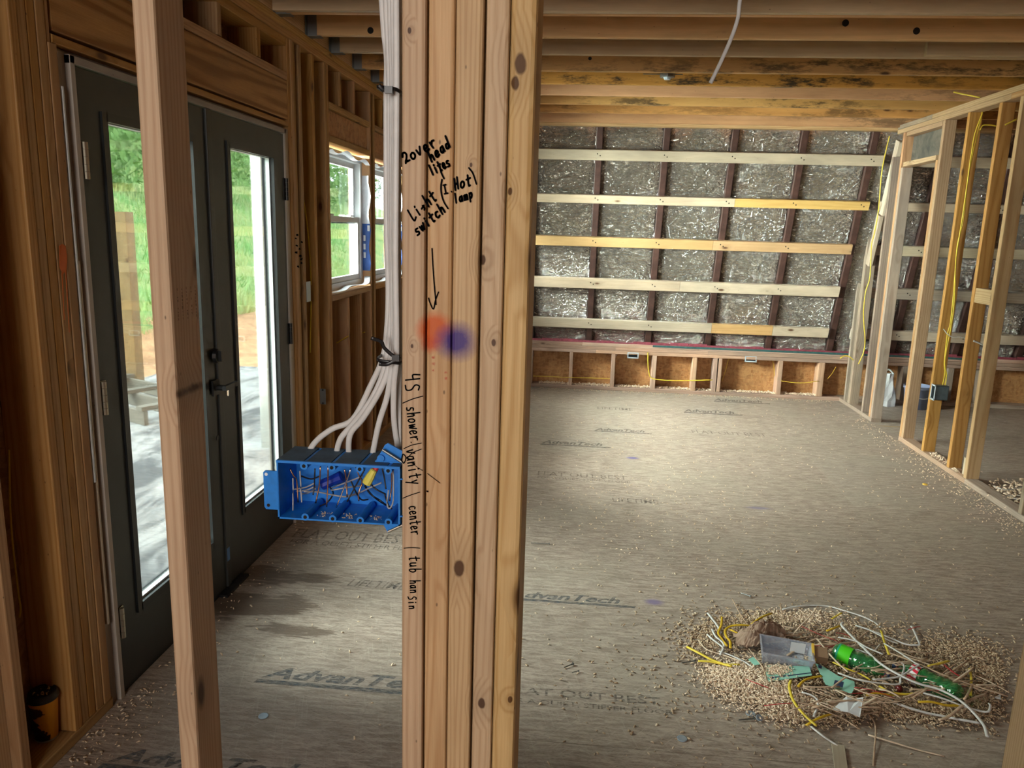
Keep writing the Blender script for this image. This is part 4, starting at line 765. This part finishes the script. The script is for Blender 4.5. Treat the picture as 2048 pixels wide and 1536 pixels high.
MB().lathe([(.0425, ht-.008), (.0445, ht-.006), (.0445, ht+.001), (.043, ht+.004), (.040, ht+.014), (.037, ht+.017), (.035, ht+.011), (.0, ht+.010)], n=32).build('cup_lid', M_BLACK, cup, True)
MB().box((.010, .022), (-.034, -.028), (ht+.011, ht+.0145)).build('sip_tab', M_BLACK, cup)
o = chips('lid_crumbs', [(c.x+random.uniform(-.025, .025), c.y+random.uniform(-.02, .02), .0385+ht+.0115) for _ in range(14)], .004, M_CHIP); o.parent = cup; o.location = -cup.location
# ================================================================== CABLES IN THE WALLS
def cable(label, P, m=M_YELC, rx=.0048, ry=.003, up=(0, 1, 0), cat='cable', n=5, sec=8, name='yellow_cable', group=None):
    o = sweep(name, P, rx, ry, m, up=up, n=n, sec=sec); T(o, label, cat, group); return o
def pl(pts, y): return [ony(a, b, y) for a, b in pts]
a = ony(1480, 0, 2.2); cable('loose white cable hanging down from the ceiling joists', [(a.x+.02, 2.2, 2.63), (a.x+.012, 2.2, 2.4)]+pl([(1480, 0), (1476, 35), (1463, 75), (1441, 125), (1421, 166)], 2.2), M_WHITEC, .0052, .003, name='white_cable')
cable('yellow cable snaking down the end studs of the right partition, beside the slope', pl([(1779, 272), (1770, 310), (1763, 349), (1757, 419), (1748, 470), (1743, 490), (1740, 553), (1731, 585), (1727, 629), (1730, 680), (1727, 705), (1717, 728)], 7.285))
cable('short yellow cable loop poking through the gray end stud low down', pl([(1680, 717), (1688, 712), (1698, 713), (1707, 720)], 7.64))
cable('yellow cable running straight down the amber stud into the grey-blue switch box', pl([(1965, 222), (1957, 260), (1937, 349), (1927, 439), (1915, 490), (1910, 549), (1907, 589), (1901, 645), (1895, 669), (1889, 723), (1890, 745), (1885, 772)], 5.966))
cable('second yellow cable on the amber stud, bowed slightly left at the top', pl([(1965, 226), (1951, 264), (1944, 300), (1930, 400), (1921, 460), (1912, 520), (1909, 600), (1903, 650), (1890, 720), (1893, 750), (1890, 773)], 5.958))
cable('short yellow cable crossing between two studs near the right top plate', pl([(1960, 260), (1966, 251), (1980, 250), (1994, 252)], 5.75), M_YELC)
cable('short yellow cable stub leaving a stud at the top right corner', pl([(2010, 250), (2020, 245), (2034, 238)], 5.45))
cable('thin white cable sagging between the amber studs of the right wall', pl([(1887, 658), (1895, 668), (1905, 674), (1919, 674), (1932, 677)], 5.85), M_WHITEC, .003, .003, name='white_cable')
cable('short white cable stub between the last two amber studs on the right', pl([(1947, 682), (1956, 685), (1966, 690)], 5.45), M_WHITEC, .006, .004, name='white_cable')
cable('yellow cable stub leaving the bored hole in a stained ceiling joist', [ony(1907, 184, 5.53), ony(1925, 188, 5.5), (ony(1960, 195, 5.4))])
cable('yellow cable running down the stud right of the doors, above the metal box', pl([(607, 400), (614, 450), (620, 520), (622, 570)], 4.318), M_YELD)
cable('yellow cable running down the stud right of the doors, below the metal box', pl([(622, 602), (621, 650), (620, 705)], 4.318), M_YELC)
cable('yellow cable rising between the cripples below the first window', pl([(673, 686), (685, 679), (697, 672)], 4.9), M_YELD, .004); cable('yellow cable stub below the right end of the first window', pl([(716, 668), (723, 666), (730, 664)], 5.3), M_YELD, .004)
cable('yellow cable lying low across the first two bays of the knee wall', pl([(1066, 752), (1100, 753), (1136, 755), (1180, 756), (1220, 757)], YB-.004), up=(0, 0, 1))
cable('yellow cable dropping into the middle bay of the knee wall', pl([(1296, 704), (1296, 725), (1298, 745), (1305, 757), (1340, 761), (1384, 761), (1425, 760)], YB-.004))
cable('yellow cable looping to the outlet box in the third knee wall bay', pl([(1232, 712), (1236, 706), (1246, 705), (1256, 711)], YB+.05), M_WHITEC, .003, .003)
cable('yellow cable arching to the outlet box in the wide knee wall bay', pl([(1444, 762), (1452, 738), (1458, 718), (1472, 713), (1490, 720)], YB+.05), M_YELD, .003, .003)
cable('yellow cable dropping beside the right knee wall studs', pl([(1543, 716), (1547, 730), (1549, 752)], YB+.05), M_YELD, .003, .003); cable('yellow cable lying low in the last open bay of the knee wall', pl([(1562, 762), (1600, 766), (1638, 762)], YB-.004), up=(0, 0, 1))
cable('yellow cable slanting behind the gray corner stud at floor level', pl([(1655, 758), (1664, 747), (1672, 734)], YB-.01), M_YELD, .003, .003)
cable('white cable draped over the shavings behind the right stud wall', [onz(1990, 985, .02)+Vector((.3, 0, 0)), onz(2010, 992, .02), onz(2035, 998, .02), onz(2070, 996, .02)], M_WHITEC, up=(0, 0, 1), name='white_cable')
cable('thin white cable scrap crossing the shavings behind the right stud wall', [onz(1988, 972, .035), onz(2012, 980, .04), (onz(2045, 974, .03))], M_WHITEC, .004, .003, up=(0, 0, 1), name='white_cable')
# far left yellow loop
cable('thin yellow cable looping beside the leftmost dark stud', [ony(18, 900, 1.99), ony(22, 1050, 1.985), ony(36, 1180, 1.98), ony(41, 1215, 1.98), ony(39, 1235, 1.985)], M_YELD, .003, .0025)
# things beyond the door opening in the right wall
q = onz(1803, 812, 0); r = thing('plastic_bucket', 'pale blue plastic pail on the floor of the next room, beyond the door opening', 'bucket', (q.x+.11, 7.79, 0))
MB().lathe([(0, .0005), (.105, .0), (.125, .20), (.133, .20), (.133, .23), (.123, .23), (.1, .008), (0, .008)], n=24).build('pail_body', plain('pale_blue_plastic', (.30, .36, .55), .5), r, True); sweep('pail_handle', [(.13, 0, .20), (.10, -.10, .14), (0, -.14, .12), (-.10, -.10, .14), (-.13, 0, .2)], .003, .003, M_VINYL, r)
q = onz(1754, 808, 0); r = thing('white_sack', 'crumpled white sack leaning by the door opening of the right wall', 'sack', (q.x+.05, 7.83, 0)); V = []; F = []
for j in range(7):
    for i in range(12):
        a = 2*pi*i/12; w = .10*(1-.07*j)+.012*sin(i*2.3+j); V.append((w*cos(a), .6*w*sin(a), .055*j+.004*sin(i)))
for j in range(6):
    for i in range(12): F.append((j*12+i, j*12+(i+1) % 12, (j+1)*12+(i+1) % 12, (j+1)*12+i))
F.append(tuple(range(72, 84))); link('sack_body', mesh('s', V, F, False), M_VINYL, r); sweep('sack_fold', [(.05, .0, .33), (0, .01, .37), (-.05, 0, .34)], .02, .008, M_VINYL, r)
# ================================================================== DEBRIS PILE
A_ = lambda x, y: (1340+x/5.689, 1190+y/5.689)
B_ = lambda x, y: (1680+x/5.565, 1190+y/5.565)
C_ = lambda x, y: (1536+x/4, 1152+y/4)
def hill_h(x, y):
    h = 0
    for px, py, s, a in ((1500, 1370, .10, .022), (1570, 1400, .10, .018), (1650, 1340, .16, .024), (1800, 1350, .16, .022), (1900, 1390, .14, .016), (1640, 1430, .10, .012)):
        q = onz(px, py); h += a*math.exp(-((x-q.x)**2+(y-q.y)**2)/(2*s*s))
    return h
P = []; PP = []
for px, py, sx_, sy_, n, pale in ((1455, 1350, 26, 13, 1900, 1), (1500, 1370, 34, 16, 2600, 1), (1545, 1395, 34, 16, 2400, 1), (1590, 1420, 34, 13, 1600, 1), (1640, 1432, 40, 12, 1200, 0), (1700, 1425, 26, 9, 500, 0), (1430, 1275, 42, 22, 1100, 0), (1520, 1245, 55, 10, 900, 0), (1590, 1235, 50, 8, 800, 1), (1600, 1318, 26, 5, 500, 1), (1800, 1418, 50, 10, 1100, 0), (1880, 1428, 45, 12, 1200, 0), (1965, 1400, 22, 28, 1000, 0), (1915, 1310, 45, 18, 1100, 0), (1985, 1345, 16, 18, 500, 0), (1650, 1345, 80, 40, 2600, 0), (1800, 1340, 90, 38, 2600, 0), (1700, 1265, 60, 14, 600, 0), (1560, 1320, 180, 90, 1500, 0)):
    for _ in range(n):
        q = onz(random.gauss(px, sx_), random.gauss(py, sy_))
        if q.y < 2.15: continue
        (PP if pale else P).append((q.x, q.y, .0004+random.random()*hill_h(q.x, q.y)))
o = chips('sawdust_heap', PP, .0052, M_CHIPP); T(o, 'pinkish sawdust and shavings heaped at the left of the debris pile', 'sawdust')
M_CHIPD = chipm('darker_debris', (.70, .55, .38), (.34, .22, .13)); o = chips('mixed_shavings', P, .0058, M_CHIPD); T(o, 'brown shavings and dust under the debris pile', 'shavings')
def path(f, pts, z0=.012, zz=None):
    out = []
    for i, (x, y) in enumerate(pts):
        px_, py_ = f(x, y); q = onz(px_, py_); z = z0+hill_h(q.x, q.y)+(zz[i] if zz else .004*sin(i*1.7)); out.append(onz(px_, py_, z))
    return out
CW = [(C_, 'long white cable curving along the back edge of the debris pile', [(110, 270), (200, 248), (330, 236), (480, 242), (620, 280), (760, 325), (850, 370), (900, 410)], .0045, .006),
 (C_, 'longest white cable, sweeping across both green bottles to the front right', [(600, 372), (590, 395), (640, 450), (760, 570), (900, 700), (1050, 790), (1200, 860), (1350, 900), (1480, 960), (1580, 1030), (1660, 1110), (1730, 1200), (1755, 1285)], .0058, .045),
 (C_, 'white cable kinked into a sharp hook behind the second bottle', [(700, 395), (850, 445), (980, 495), (1100, 545), (1190, 552), (1215, 548), (1200, 510), (1165, 430), (1145, 400)], .0045, .016),
 (C_, 'white cable bent back on itself above the red bottle label', [(930, 540), (1000, 580), (1080, 630), (1170, 690), (1205, 713), (1150, 745), (1060, 800), (960, 820), (840, 828)], .004, .050),
 (C_, 'white cable lying along the front edge of the debris pile', [(960, 990), (1100, 1045), (1250, 1090), (1400, 1122), (1550, 1150), (1700, 1178)], .006, .010),
 (C_, 'white cable looping up in front of the first green bottle', [(560, 775), (720, 830), (900, 858), (1045, 865), (1060, 820), (1085, 760), (1090, 720), (1065, 690)], .0038, .030),
 (C_, 'short white cable crossing behind the first green bottle', [(560, 490), (700, 520), (800, 575), (920, 625)], .004, .05),
 (A_, 'white cable with frayed end at the far left of the debris pile', [(430, 205), (480, 270), (540, 350), (580, 430)], .005, .014),
 (A_, 'white cable bent beside the brown paper on the left', [(480, 390), (520, 470), (590, 530), (615, 590), (570, 680)], .0045, .016),
 (A_, 'second bent white cable left of the brown paper', [(425, 450), (480, 500), (560, 560), (610, 600)], .0045, .02),
 (C_, 'white cable stub pointing at the front edge beside the wood strip', [(345, 1205), (440, 1280), (500, 1320), (560, 1362)], .0045, .006),
 (C_, 'white cable curling up at the far right of the debris pile', [(1230, 932), (1400, 980), (1560, 1040), (1700, 1080), (1760, 1085), (1780, 1045), (1770, 1020)], .0045, .02),
 (C_, 'grey-white cable hooked below the teal card', [(270, 930), (340, 950), (395, 990), (400, 1040), (365, 1125)], .0042, .012),
 (A_, 'white cable with dark end slanting under the yellow cable', [(560, 640), (700, 690), (880, 780), (1020, 890)], .0035, .008),
 (C_, 'white cable lying between the two bottles', [(640, 600), (720, 590), (820, 620), (900, 545)], .0035, .02),
 (C_, 'white cable strand behind the long white cable on the right', [(720, 400), (830, 440), (960, 510), (1040, 540)], .004, .022)]
for f, lb, pp, r_, z0 in CW: cable(lb, path(f, pp, z0), M_WHITEC, r_, r_*.6, up=(0, 0, 1), name='white_cable')
CY = [(A_, 'bright yellow cable sticking out at the left end of the debris pile', [(195, 590), (330, 660), (480, 740), (620, 790), (700, 808)], .0062, .014, 0),
 (A_, 'second yellow cable lying under the leftmost one', [(320, 752), (450, 758), (600, 785), (800, 795)], .0055, .007, 0),
 (A_, 'yellow cable bent upright left of the brown paper', [(592, 250), (585, 340), (550, 430), (590, 500), (650, 580)], .0052, .016, 1),
 (A_, 'yellow cable hooked around the brown paper', [(930, 352), (800, 342), (690, 355), (630, 400), (640, 470), (685, 530), (688, 605)], .0055, .024, 1),
 (A_, 'golden cable rising behind the brown paper', [(925, 335), (1040, 255), (1155, 208)], .0055, .02, 1),
 (C_, 'yellow cable curving down the front of the debris pile from the plastic tub', [(185, 835), (172, 890), (205, 1000), (290, 1110), (388, 1198)], .0055, .018, 0),
 (C_, 'short straight yellow cable behind the two bottles', [(905, 436), (930, 520), (968, 628)], .0052, .034, 0),
 (C_, 'short yellow cable right of the red bottle label', [(1280, 722), (1370, 700), (1450, 678)], .0055, .026, 0),
 (C_, 'short upright yellow cable near the right end of the pile', [(1615, 742), (1627, 830), (1620, 955)], .0048, .02, 0),
 (C_, 'yellow cable arcing below the first green bottle', [(890, 880), (980, 928), (1100, 945), (1235, 935)], .005, .02, 0),
 (C_, 'golden cable lying beneath the arcing yellow cable', [(785, 955), (860, 938), (1000, 952), (1080, 945)], .0042, .014, 1),
 (C_, 'golden cable in front of the second bottle', [(1200, 1008), (1310, 1008), (1430, 1035), (1540, 1035)], .0055, .02, 1),
 (C_, 'yellow cable running under the first green bottle', [(520, 690), (640, 745), (730, 780), (820, 830)], .0042, .018, 0),
 (A_, 'short yellow stub behind the white cable on the left', [(690, 395), (740, 420), (800, 445)], .005, .022, 1),
 (C_, 'golden cable curved under the teal card with the dark square', [(240, 885), (290, 835), (360, 812), (430, 800)], .0052, .012, 1),
 (C_, 'dull golden cable at the lower front beside the curving yellow one', [(305, 1195), (400, 1140), (515, 1100)], .0048, .008, 1),
 (C_, 'small yellow cable scrap at the back of the pile', [(510, 342), (550, 318), (592, 294)], .004, .016, 0),
 (C_, 'golden scrap lying between brown strips at the back', [(470, 440), (520, 420), (580, 398)], .005, .022, 1)]
for f, lb, pp, r_, z0, g in CY: cable(lb, path(f, pp, z0), M_YELD if g else M_YELC, r_, r_*.62, up=(0, 0, 1))
M_TWIG = sp('brown_paper_strip', (.50, .35, .24), .25, 30, .7); M_TWIG2 = sp('pale_wood_splinter', (.74, .58, .43), .2, 30, .7); M_REDW = plain('red_wire', (.45, .03, .03), .5)
CB_ = [(C_, 'long brown splinter lying in front of the pile, pointing right', [(800, 1270), (1000, 1330), (1200, 1390), (1410, 1442)], .004, .005), (C_, 'thin bent brown splinter hanging to the bottom edge of the photo', [(795, 1090), (860, 1200), (850, 1400), (842, 1520)], .003, .005),
 (C_, 'pale splinter leaning against the small carton', [(392, 500), (520, 655), (640, 770)], .004, .04), (C_, 'forked brown strip at the right front of the pile', [(1640, 865), (1590, 960), (1570, 990), (1620, 1000)], .0045, .03), (C_, 'brown strip reaching left from the forked strip', [(1760, 940), (1620, 990), (1450, 1120), (1365, 1152)], .006, .022),
 (C_, 'long brown strip running over the second bottle to the right', [(960, 610), (1200, 700), (1400, 790), (1600, 860), (1920, 962)], .005, .034), (C_, 'brown splinter at the far right edge of the pile', [(1640, 782), (1800, 860), (1930, 932)], .0035, .012), (C_, 'thin stick standing behind the brown paper', [(100, 215), (115, 330), (130, 450)], .0025, .03),
 (C_, 'bent brown stick behind the plastic tub', [(400, 240), (330, 330), (260, 400), (195, 478)], .0035, .03), (A_, 'thin pale splinter above the brown paper', [(708, 40), (780, 180), (885, 345)], .0025, .014), (A_, 'pale splinter lying over the left end of the pile', [(320, 510), (420, 620), (600, 680), (830, 760)], .0035, .016), (A_, 'splinter leaning on the teal card left of the tub', [(900, 610), (980, 720), (1060, 830), (1110, 1000)], .003, .03),
 (C_, 'brown strip between the white cables at the back', [(700, 540), (760, 470), (830, 430), (900, 420)], .0035, .024), (C_, 'curved brown strip in front of the white paper', [(330, 1030), (480, 1090), (600, 1140), (740, 1230)], .0035, .01)]
for i, (f, lb, pp, r_, z0) in enumerate(CB_): cable(lb, path(f, pp, z0), M_TWIG2 if i % 2 == 0 and i not in (4, 12) else M_TWIG, r_, r_*.45, up=(0, 0, 1), cat='wood splinter', name='splinter', sec=6)
for k in range(115):
    cx, cy, sx_, sy_ = random.choice([(1690, 1290, 70, 22), (1800, 1320, 90, 30), (1900, 1370, 60, 25), (1680, 1400, 60, 20), (1560, 1270, 60, 16), (1780, 1390, 80, 18), (1850, 1340, 80, 30)])
    px_, py_ = random.gauss(cx, sx_*.6), random.gauss(cy, sy_*.6); px_ = min(px_, 1975); ln = random.uniform(14, 52); sl_ = random.uniform(-.2, .75) if random.random() < .75 else random.uniform(-1.2, -.2); ca = cos(math.atan(sl_)); z0 = random.uniform(.008, .030)
    pp = [(px_-ln*ca, py_-ln*ca*sl_*.6), (px_, py_+random.uniform(-4, 4)), (px_+ln*ca, py_+ln*ca*sl_*.6)]; r_ = random.uniform(.002, .006); red = random.random() < .10
    cable('thin red wire strand mixed into the debris pile' if red else 'brown bark or paper strip tangled in the debris pile', path(lambda a, b: (a, b), pp, z0), M_REDW if red else (M_TWIG if random.random() < .65 else M_TWIG2), .0012 if red else r_, .0012 if red else r_*.4, up=(0, 0, 1), cat='wire' if red else 'strip', n=4, sec=5, name='red_strand' if red else 'brown_strip', group='red strands in the debris pile' if red else 'loose brown strips in the debris pile')
for i, (f, pp, z0) in enumerate([(A_, [(870, 960), (1000, 1010), (1130, 1060)], .024), (A_, [(1070, 1260), (1230, 1240), (1390, 1230)], .012), (C_, [(1410, 710), (1470, 760), (1530, 800)], .03), (C_, [(1120, 430), (1180, 410), (1220, 405)], .02)]):
    cable(('red strand across the pale sawdust heap', 'red strand at the lower edge of the sawdust heap', 'bright red strands beside the second bottle', 'red strand behind the hooked white cable')[i], path(f, pp, z0), M_REDW, .0016 if i != 2 else .004, .0014, up=(0, 0, 1), cat='wire', name='red_strand')
# bottles
def green(name, tint, dif):
    t = NT(name); tr = t.n('BsdfTransparent'); t.set(tr.inputs[0], tint); g = t.n('BsdfGlossy'); g.inputs['Roughness'].default_value = .06; g.inputs[0].default_value = (1, 1, 1, 1)
    d = t.n('BsdfDiffuse'); t.set(d.inputs[0], dif); m0 = t.n('MixShader'); m0.inputs[0].default_value = .30; t.L(tr.outputs[0], m0.inputs[1]); t.L(d.outputs[0], m0.inputs[2])
    lw = t.n('LayerWeight'); lw.inputs[0].default_value = .35; m1 = t.n('MixShader'); t.L(t.mr(lw.outputs[1], 0, 1, .07, .55), m1.inputs[0]); t.L(m0.outputs[0], m1.inputs[1]); t.L(g.outputs[0], m1.inputs[2]); return t.done(m1)
M_GREEN = green('green_bottle_plastic', (.30, .78, .42), (.07, .42, .16)); M_LGRN = plain('lime_label', (.08, .62, .02), .35); M_TEALC = sp('mint_card', (.30, .62, .50), .06, 30, .6, bs=.1); M_NAVY = plain('navy_print', (.02, .04, .10), .6)
def bottle(label, pa, pb, za, zb, r, ribs, lab, labmat, cap=True):
    a, b = onz(*pa, za), onz(*pb, zb); L_ = (b-a).length; ax = (b-a).normalized(); R = ax.to_track_quat('Z', 'Y').to_matrix().to_4x4(); o = thing('plastic_bottle', label, 'bottle', a); o.rotation_euler = R.to_euler()
    prof = [(0, .006), (r*.35, .002), (r*.75, 0), (r*.95, .008)]; N = 26
    for k in range(N+1):
        s = k/N; h = .012+s*(L_*.70-.012); rr = r*(1+.045*sin(s*ribs*2*pi)-.07*(math.exp(-((s-.55)/.10)**2))); prof.append((rr, h))
    prof += [(r*.92, L_*.74), (r*.70, L_*.82), (r*.42, L_*.89), (.0125, L_*.92), (.0125, L_*.935), (.016, L_*.937), (.016, L_*.945), (.0125, L_*.947), (.0122, L_)]
    MB().lathe(prof, n=26).build('bottle_body', M_GREEN, o, True)
    l0, l1 = lab; MB().lathe([(r*1.055, L_*l0), (r*1.06, L_*(l0+.01)), (r*1.06, L_*(l1-.01)), (r*1.055, L_*l1)], n=26).build('bottle_label', labmat, o, True)
    MB().cyl((0, 0, L_*.955), (0, 0, L_+.008), .0148, n=18).build('bottle_cap', M_NAVY if cap else M_TEALC, o); return o, L_
M_TEALG = plain('sea_green_label_edge', (.03, .38, .22), .35)
o, L_ = bottle('green plastic bottle with lime label lying nearer the plastic tub', (1668, 1302), (1776, 1348), .042, .034, .0365, 3.5, (.10, .34), M_LGRN)
bl = MB(); 
for h0, h1, a0, a1 in ((.13, .20, -.9, -.3), (.27, .32, -1.4, .2)):
    n = 6
    for i in range(n):
        u0, u1 = a0+(a1-a0)*i/n, a0+(a1-a0)*(i+1)/n; k = len(bl.v); bl.v += [(.0390*cos(u), .0390*sin(u), L_*h) for u, h in ((u0, h0), (u1, h0), (u1, h1), (u0, h1))]; bl.f.append((k, k+1, k+2, k+3))
bl.build('label_patch', M_VINYL, o, False); MB().lathe([(.0392, L_*.085), (.0392, L_*.12)], n=26).build('label_edge', M_TEALG, o, True)
t = NT('red_white_label'); v = coords(t); n_ = t.n('TexWave'); t.L(v, n_.inputs[0]); n_.inputs['Scale'].default_value = 14; n_.inputs['Distortion'].default_value = 5; n_.inputs['Detail'].default_value = 1
M_RWL = t.done(t.bsdf(t.mix(t.mr(n_.outputs[1], .42, .5), (.62, .02, .05), (.75, .72, .72)), .35))
o, L2 = bottle('darker green plastic bottle with a red and white label lying nearest the right stud', (1920, 1392), (1792, 1332), .040, .036, .0365, 5.5, (.60, .74), M_RWL)
# plastic tub
tb = thing('plastic_tub', 'clear bluish rectangular plastic tub lying open on the debris pile', 'tub', onz(1570, 1318, .022)); tb.rotation_euler = (radians(6), radians(2), radians(-9))
M_TUB = green('clear_tub_plastic', (.90, .93, .98), (.74, .80, .92)); hw, hd, hh, e = .094, .058, .052, .002
MB().box((-hw+.006, hw-.006), (-hd+.004, hd-.004), (0, .002)).build('tub_base', M_TUB, tb)
for s, nm in ((-1, 0), (1, 1)): MB().prism([(-hw+.006, s*(hd-.004), 0), (hw-.006, s*(hd-.004), 0), (hw, s*hd, hh), (-hw, s*hd, hh)], (0, -s*e, 0)).build('tub_wall', M_TUB, tb); MB().prism([(s*(hw-.006), -hd+.004, 0), (s*(hw-.006), hd-.004, 0), (s*hw, hd, hh), (s*hw, -hd, hh)], (-s*e, 0, 0)).build('tub_wall', M_TUB, tb)
MB().box((-hw-.004, hw+.004), (-hd-.004, -hd+.001), (hh-.006, hh)).box((-hw-.004, hw+.004), (hd-.001, hd+.004), (hh-.006, hh)).box((-hw-.004, -hw+.001), (-hd, hd), (hh-.006, hh)).box((hw-.001, hw+.004), (-hd, hd), (hh-.006, hh)).build('tub_rim', M_TUB, tb)
MB().box((.02, .075), (hd-.012, hd-.010), (.006, .05)).build('tub_sticker', M_VINYL, tb)
# small carton
M_CARD = sp('brown_cardboard', (.26, .16, .09), .15, 20, .8); M_YCARD = plain('yellow_card', (.72, .45, .06), .6)
q = onz(*A_(1700, 760), .02); r = thing('small_carton', 'small brown carton with a yellow front between the tub and the lime-labelled bottle', 'box', q); r.rotation_euler = (radians(20), 0, radians(-12)); MB().box((-.024, .024), (-.02, .03), (0, .050)).build('carton_body', M_CARD, r); MB().box((-.034, -.0245), (-.024, .034), (-.002, .058)).build('carton_face', M_YCARD, r); MB().box((-.0245, -.018), (-.028, -.021), (.0, .04)).build('carton_flap', M_YCARD, r)
# crumpled kraft paper
M_KRAFT = sp('kraft_paper', (.30, .20, .14), .12, 25, .75)
r0 = onz(*A_(1030, 560)); V = []; F = []; nx, ny = 34, 22
for j in range(ny+1):
    for i in range(nx+1):
        u, w = i/nx-.5, j/ny-.5; x = r0.x+.215*u; y = r0.y+.01+.12*w+.02*sin(u*5); d = math.hypot(u*1.9, w*1.9)
        z = .012+hill_h(x, y)+max(0, .062*(1-d*d))+.030*abs(noise.noise(Vector((u*6, w*6, 2))))+.012*abs(noise.noise(Vector((u*15, w*15, 7)))); k = 1+.12*noise.noise(Vector((u*4, w*4, 9))); V.append((r0.x+(x-r0.x)*k, r0.y+(y-r0.y)*k, z))
for j in range(ny):
    for i in range(nx): a = j*(nx+1)+i; F.append((a, a+1, a+nx+2, a+nx+1))
T(link('crumpled_paper', mesh('k', V, F, False), M_KRAFT), 'crumpled brown kraft paper behind the clear plastic tub', 'paper')
def card(name, label, f, pts, z, m, th=.0012, curl=.0, cat='card'):
    P = [onz(*f(x, y), z+(curl if i % 2 else 0)) for i, (x, y) in enumerate(pts)]; c_ = sum(P, Vector())/len(P); r = thing(name, label, cat, c_); MB().prism([p-c_ for p in P], (0, 0, th)).build('card_sheet', m, r); return r, c_
r, c_ = card('mint_card', 'long mint green card with a dark stripe lying in front of the tub', A_, [(1100, 800), (1585, 815), (1615, 915), (1110, 990), (1090, 960)], .036, M_TEALC)
MB().prism([onz(*A_(x, y), .0376)-c_ for x, y in ((1120, 940), (1605, 880), (1606, 890), (1120, 952))], (0, 0, .0003)).build('printed_stripe', M_NAVY, r)
o = chips('card_crumbs', [tuple(onz(*A_(random.gauss(1220, 80), random.gauss(850, 32)), .0376)) for _ in range(420)], .004, M_CHIPP); T(o, 'sawdust lying on the long mint card', 'sawdust')
r, c_ = card('mint_card', 'torn mint green card with a dark square below the lime-labelled bottle', C_, [(380, 700), (440, 725), (560, 800), (690, 845), (695, 890), (665, 950), (590, 920), (460, 868)], .034, M_TEALC)
for pts in ([(535, 832), (607, 848), (598, 892), (524, 872)], [(400, 708), (432, 722), (428, 742), (404, 735)]): MB().prism([onz(*C_(x, y), .0354)-c_ for x, y in pts], (0, 0, .0003)).build('printed_square', M_NAVY, r)
card('mint_card', 'small mint green card corner left of the tub', A_, [(890, 735), (945, 705), (1030, 790), (960, 800)], .030, M_TEALC)
card('white_paper', 'torn white paper square at the front of the debris pile', C_, [(515, 1070), (632, 958), (700, 985), (762, 972), (735, 1132), (640, 1090)], .042, sp('white_paper_sheet', (.72, .74, .76), .03, 60, .6, bs=.05), curl=.006, cat='paper')
card('white_fragment', 'small white scrap at the far right tip of the pile', C_, [(1810, 975), (1860, 945), (1862, 990)], .016, M_VINYL, cat='paper')
card('white_fragment', 'white paper scrap behind the brown kraft paper', A_, [(990, 330), (1080, 290), (1190, 350), (1100, 370)], .05, M_VINYL, cat='paper')
a, b = onz(*C_(560, 1352), .006), onz(*C_(585, 1540), .006); beam('wood_strip', a, b+(b-a)*.25, .040, .006, W_PURL, None, up=(0, 0, 1), r=.001); T(bpy.data.objects['wood_strip'], 'flat pale wood strip pointing from the pile to the bottom edge', 'wood strip')
M_SLUG = plain('blue_grey_slug', (.34, .42, .50), .35, .3)
for (px_, py_), lb in (((1364, 1478), 'round blue-grey knockout disc alone on the floor near the bottom edge'), ((1501, 1428), 'round blue-grey knockout disc at the foot of the sawdust heap'), ((527, 1433), 'round pale blue knockout disc on the floor seam between the two foreground posts')):
    q = onz(px_, py_); T(MB().lathe([(0, .0005), (.0165, .0005), (.0172, .002), (.0165, .0035), (.014, .0030), (0, .0030)], q, n=20).build('knockout_disc', M_SLUG, None, True), lb, 'disc')
def bolt(label, pa, pb, washer=None, r=.0022):
    a, b = onz(*pa, .006), onz(*pb, .007); o = thing('bolt', label, 'bolt', a); MB().cyl((0, 0, 0), b-a, r, n=8).build('shank', M_STEEL, o); MB().cyl(b-a, (b-a)+(b-a).normalized()*.004, r*2.4, n=8).build('head', M_STEEL, o)
    if washer: q = onz(*washer, .008)-a; MB().lathe([(.004, 0), (.012, 0), (.012, .004), (.004, .004)], q, (.3, -.5, .8), n=14).build('washer', M_SLUG, o)
bolt('dark bolt with a washer below the sawdust heap', (1477, 1440), (1508, 1437), (1518, 1436)); bolt('short dark nail left of the debris pile', (1128, 1335), (1145, 1328)); bolt('thin dark nail on the floor just right of the post base', (1062, 1086), (1098, 1087)); bolt('dark screw below the yellow cable stub', (1363, 1326), (1388, 1322)); bolt('bent pale screw on the floor behind the pile', (1482, 1186), (1500, 1192)); bolt('small dark nail near the post, beside the short nail', (1144, 1345), (1156, 1342), None, .0015)
q = onz(1850, 970); T(MB().lathe([(0, .0004), (.014, .0004), (.018, .004), (.014, .009), (0, .010)], q, n=12).build('orange_wire_nut', M_YCARD, None, True), 'small orange wire nut on the floor beside the right sill plate', 'wire nut')
q = onz(1695, 1378, .03); T(MB().lathe([(0, 0), (.010, .0), (.013, .008), (.010, .018), (0, .020)], onz(*C_(1030, 905), .03), (1, .2, .1), n=12).build('dark_red_connector', plain('dark_red_plastic', (.12, .01, .01), .3), None, True), 'dark red connector below the first green bottle', 'connector')
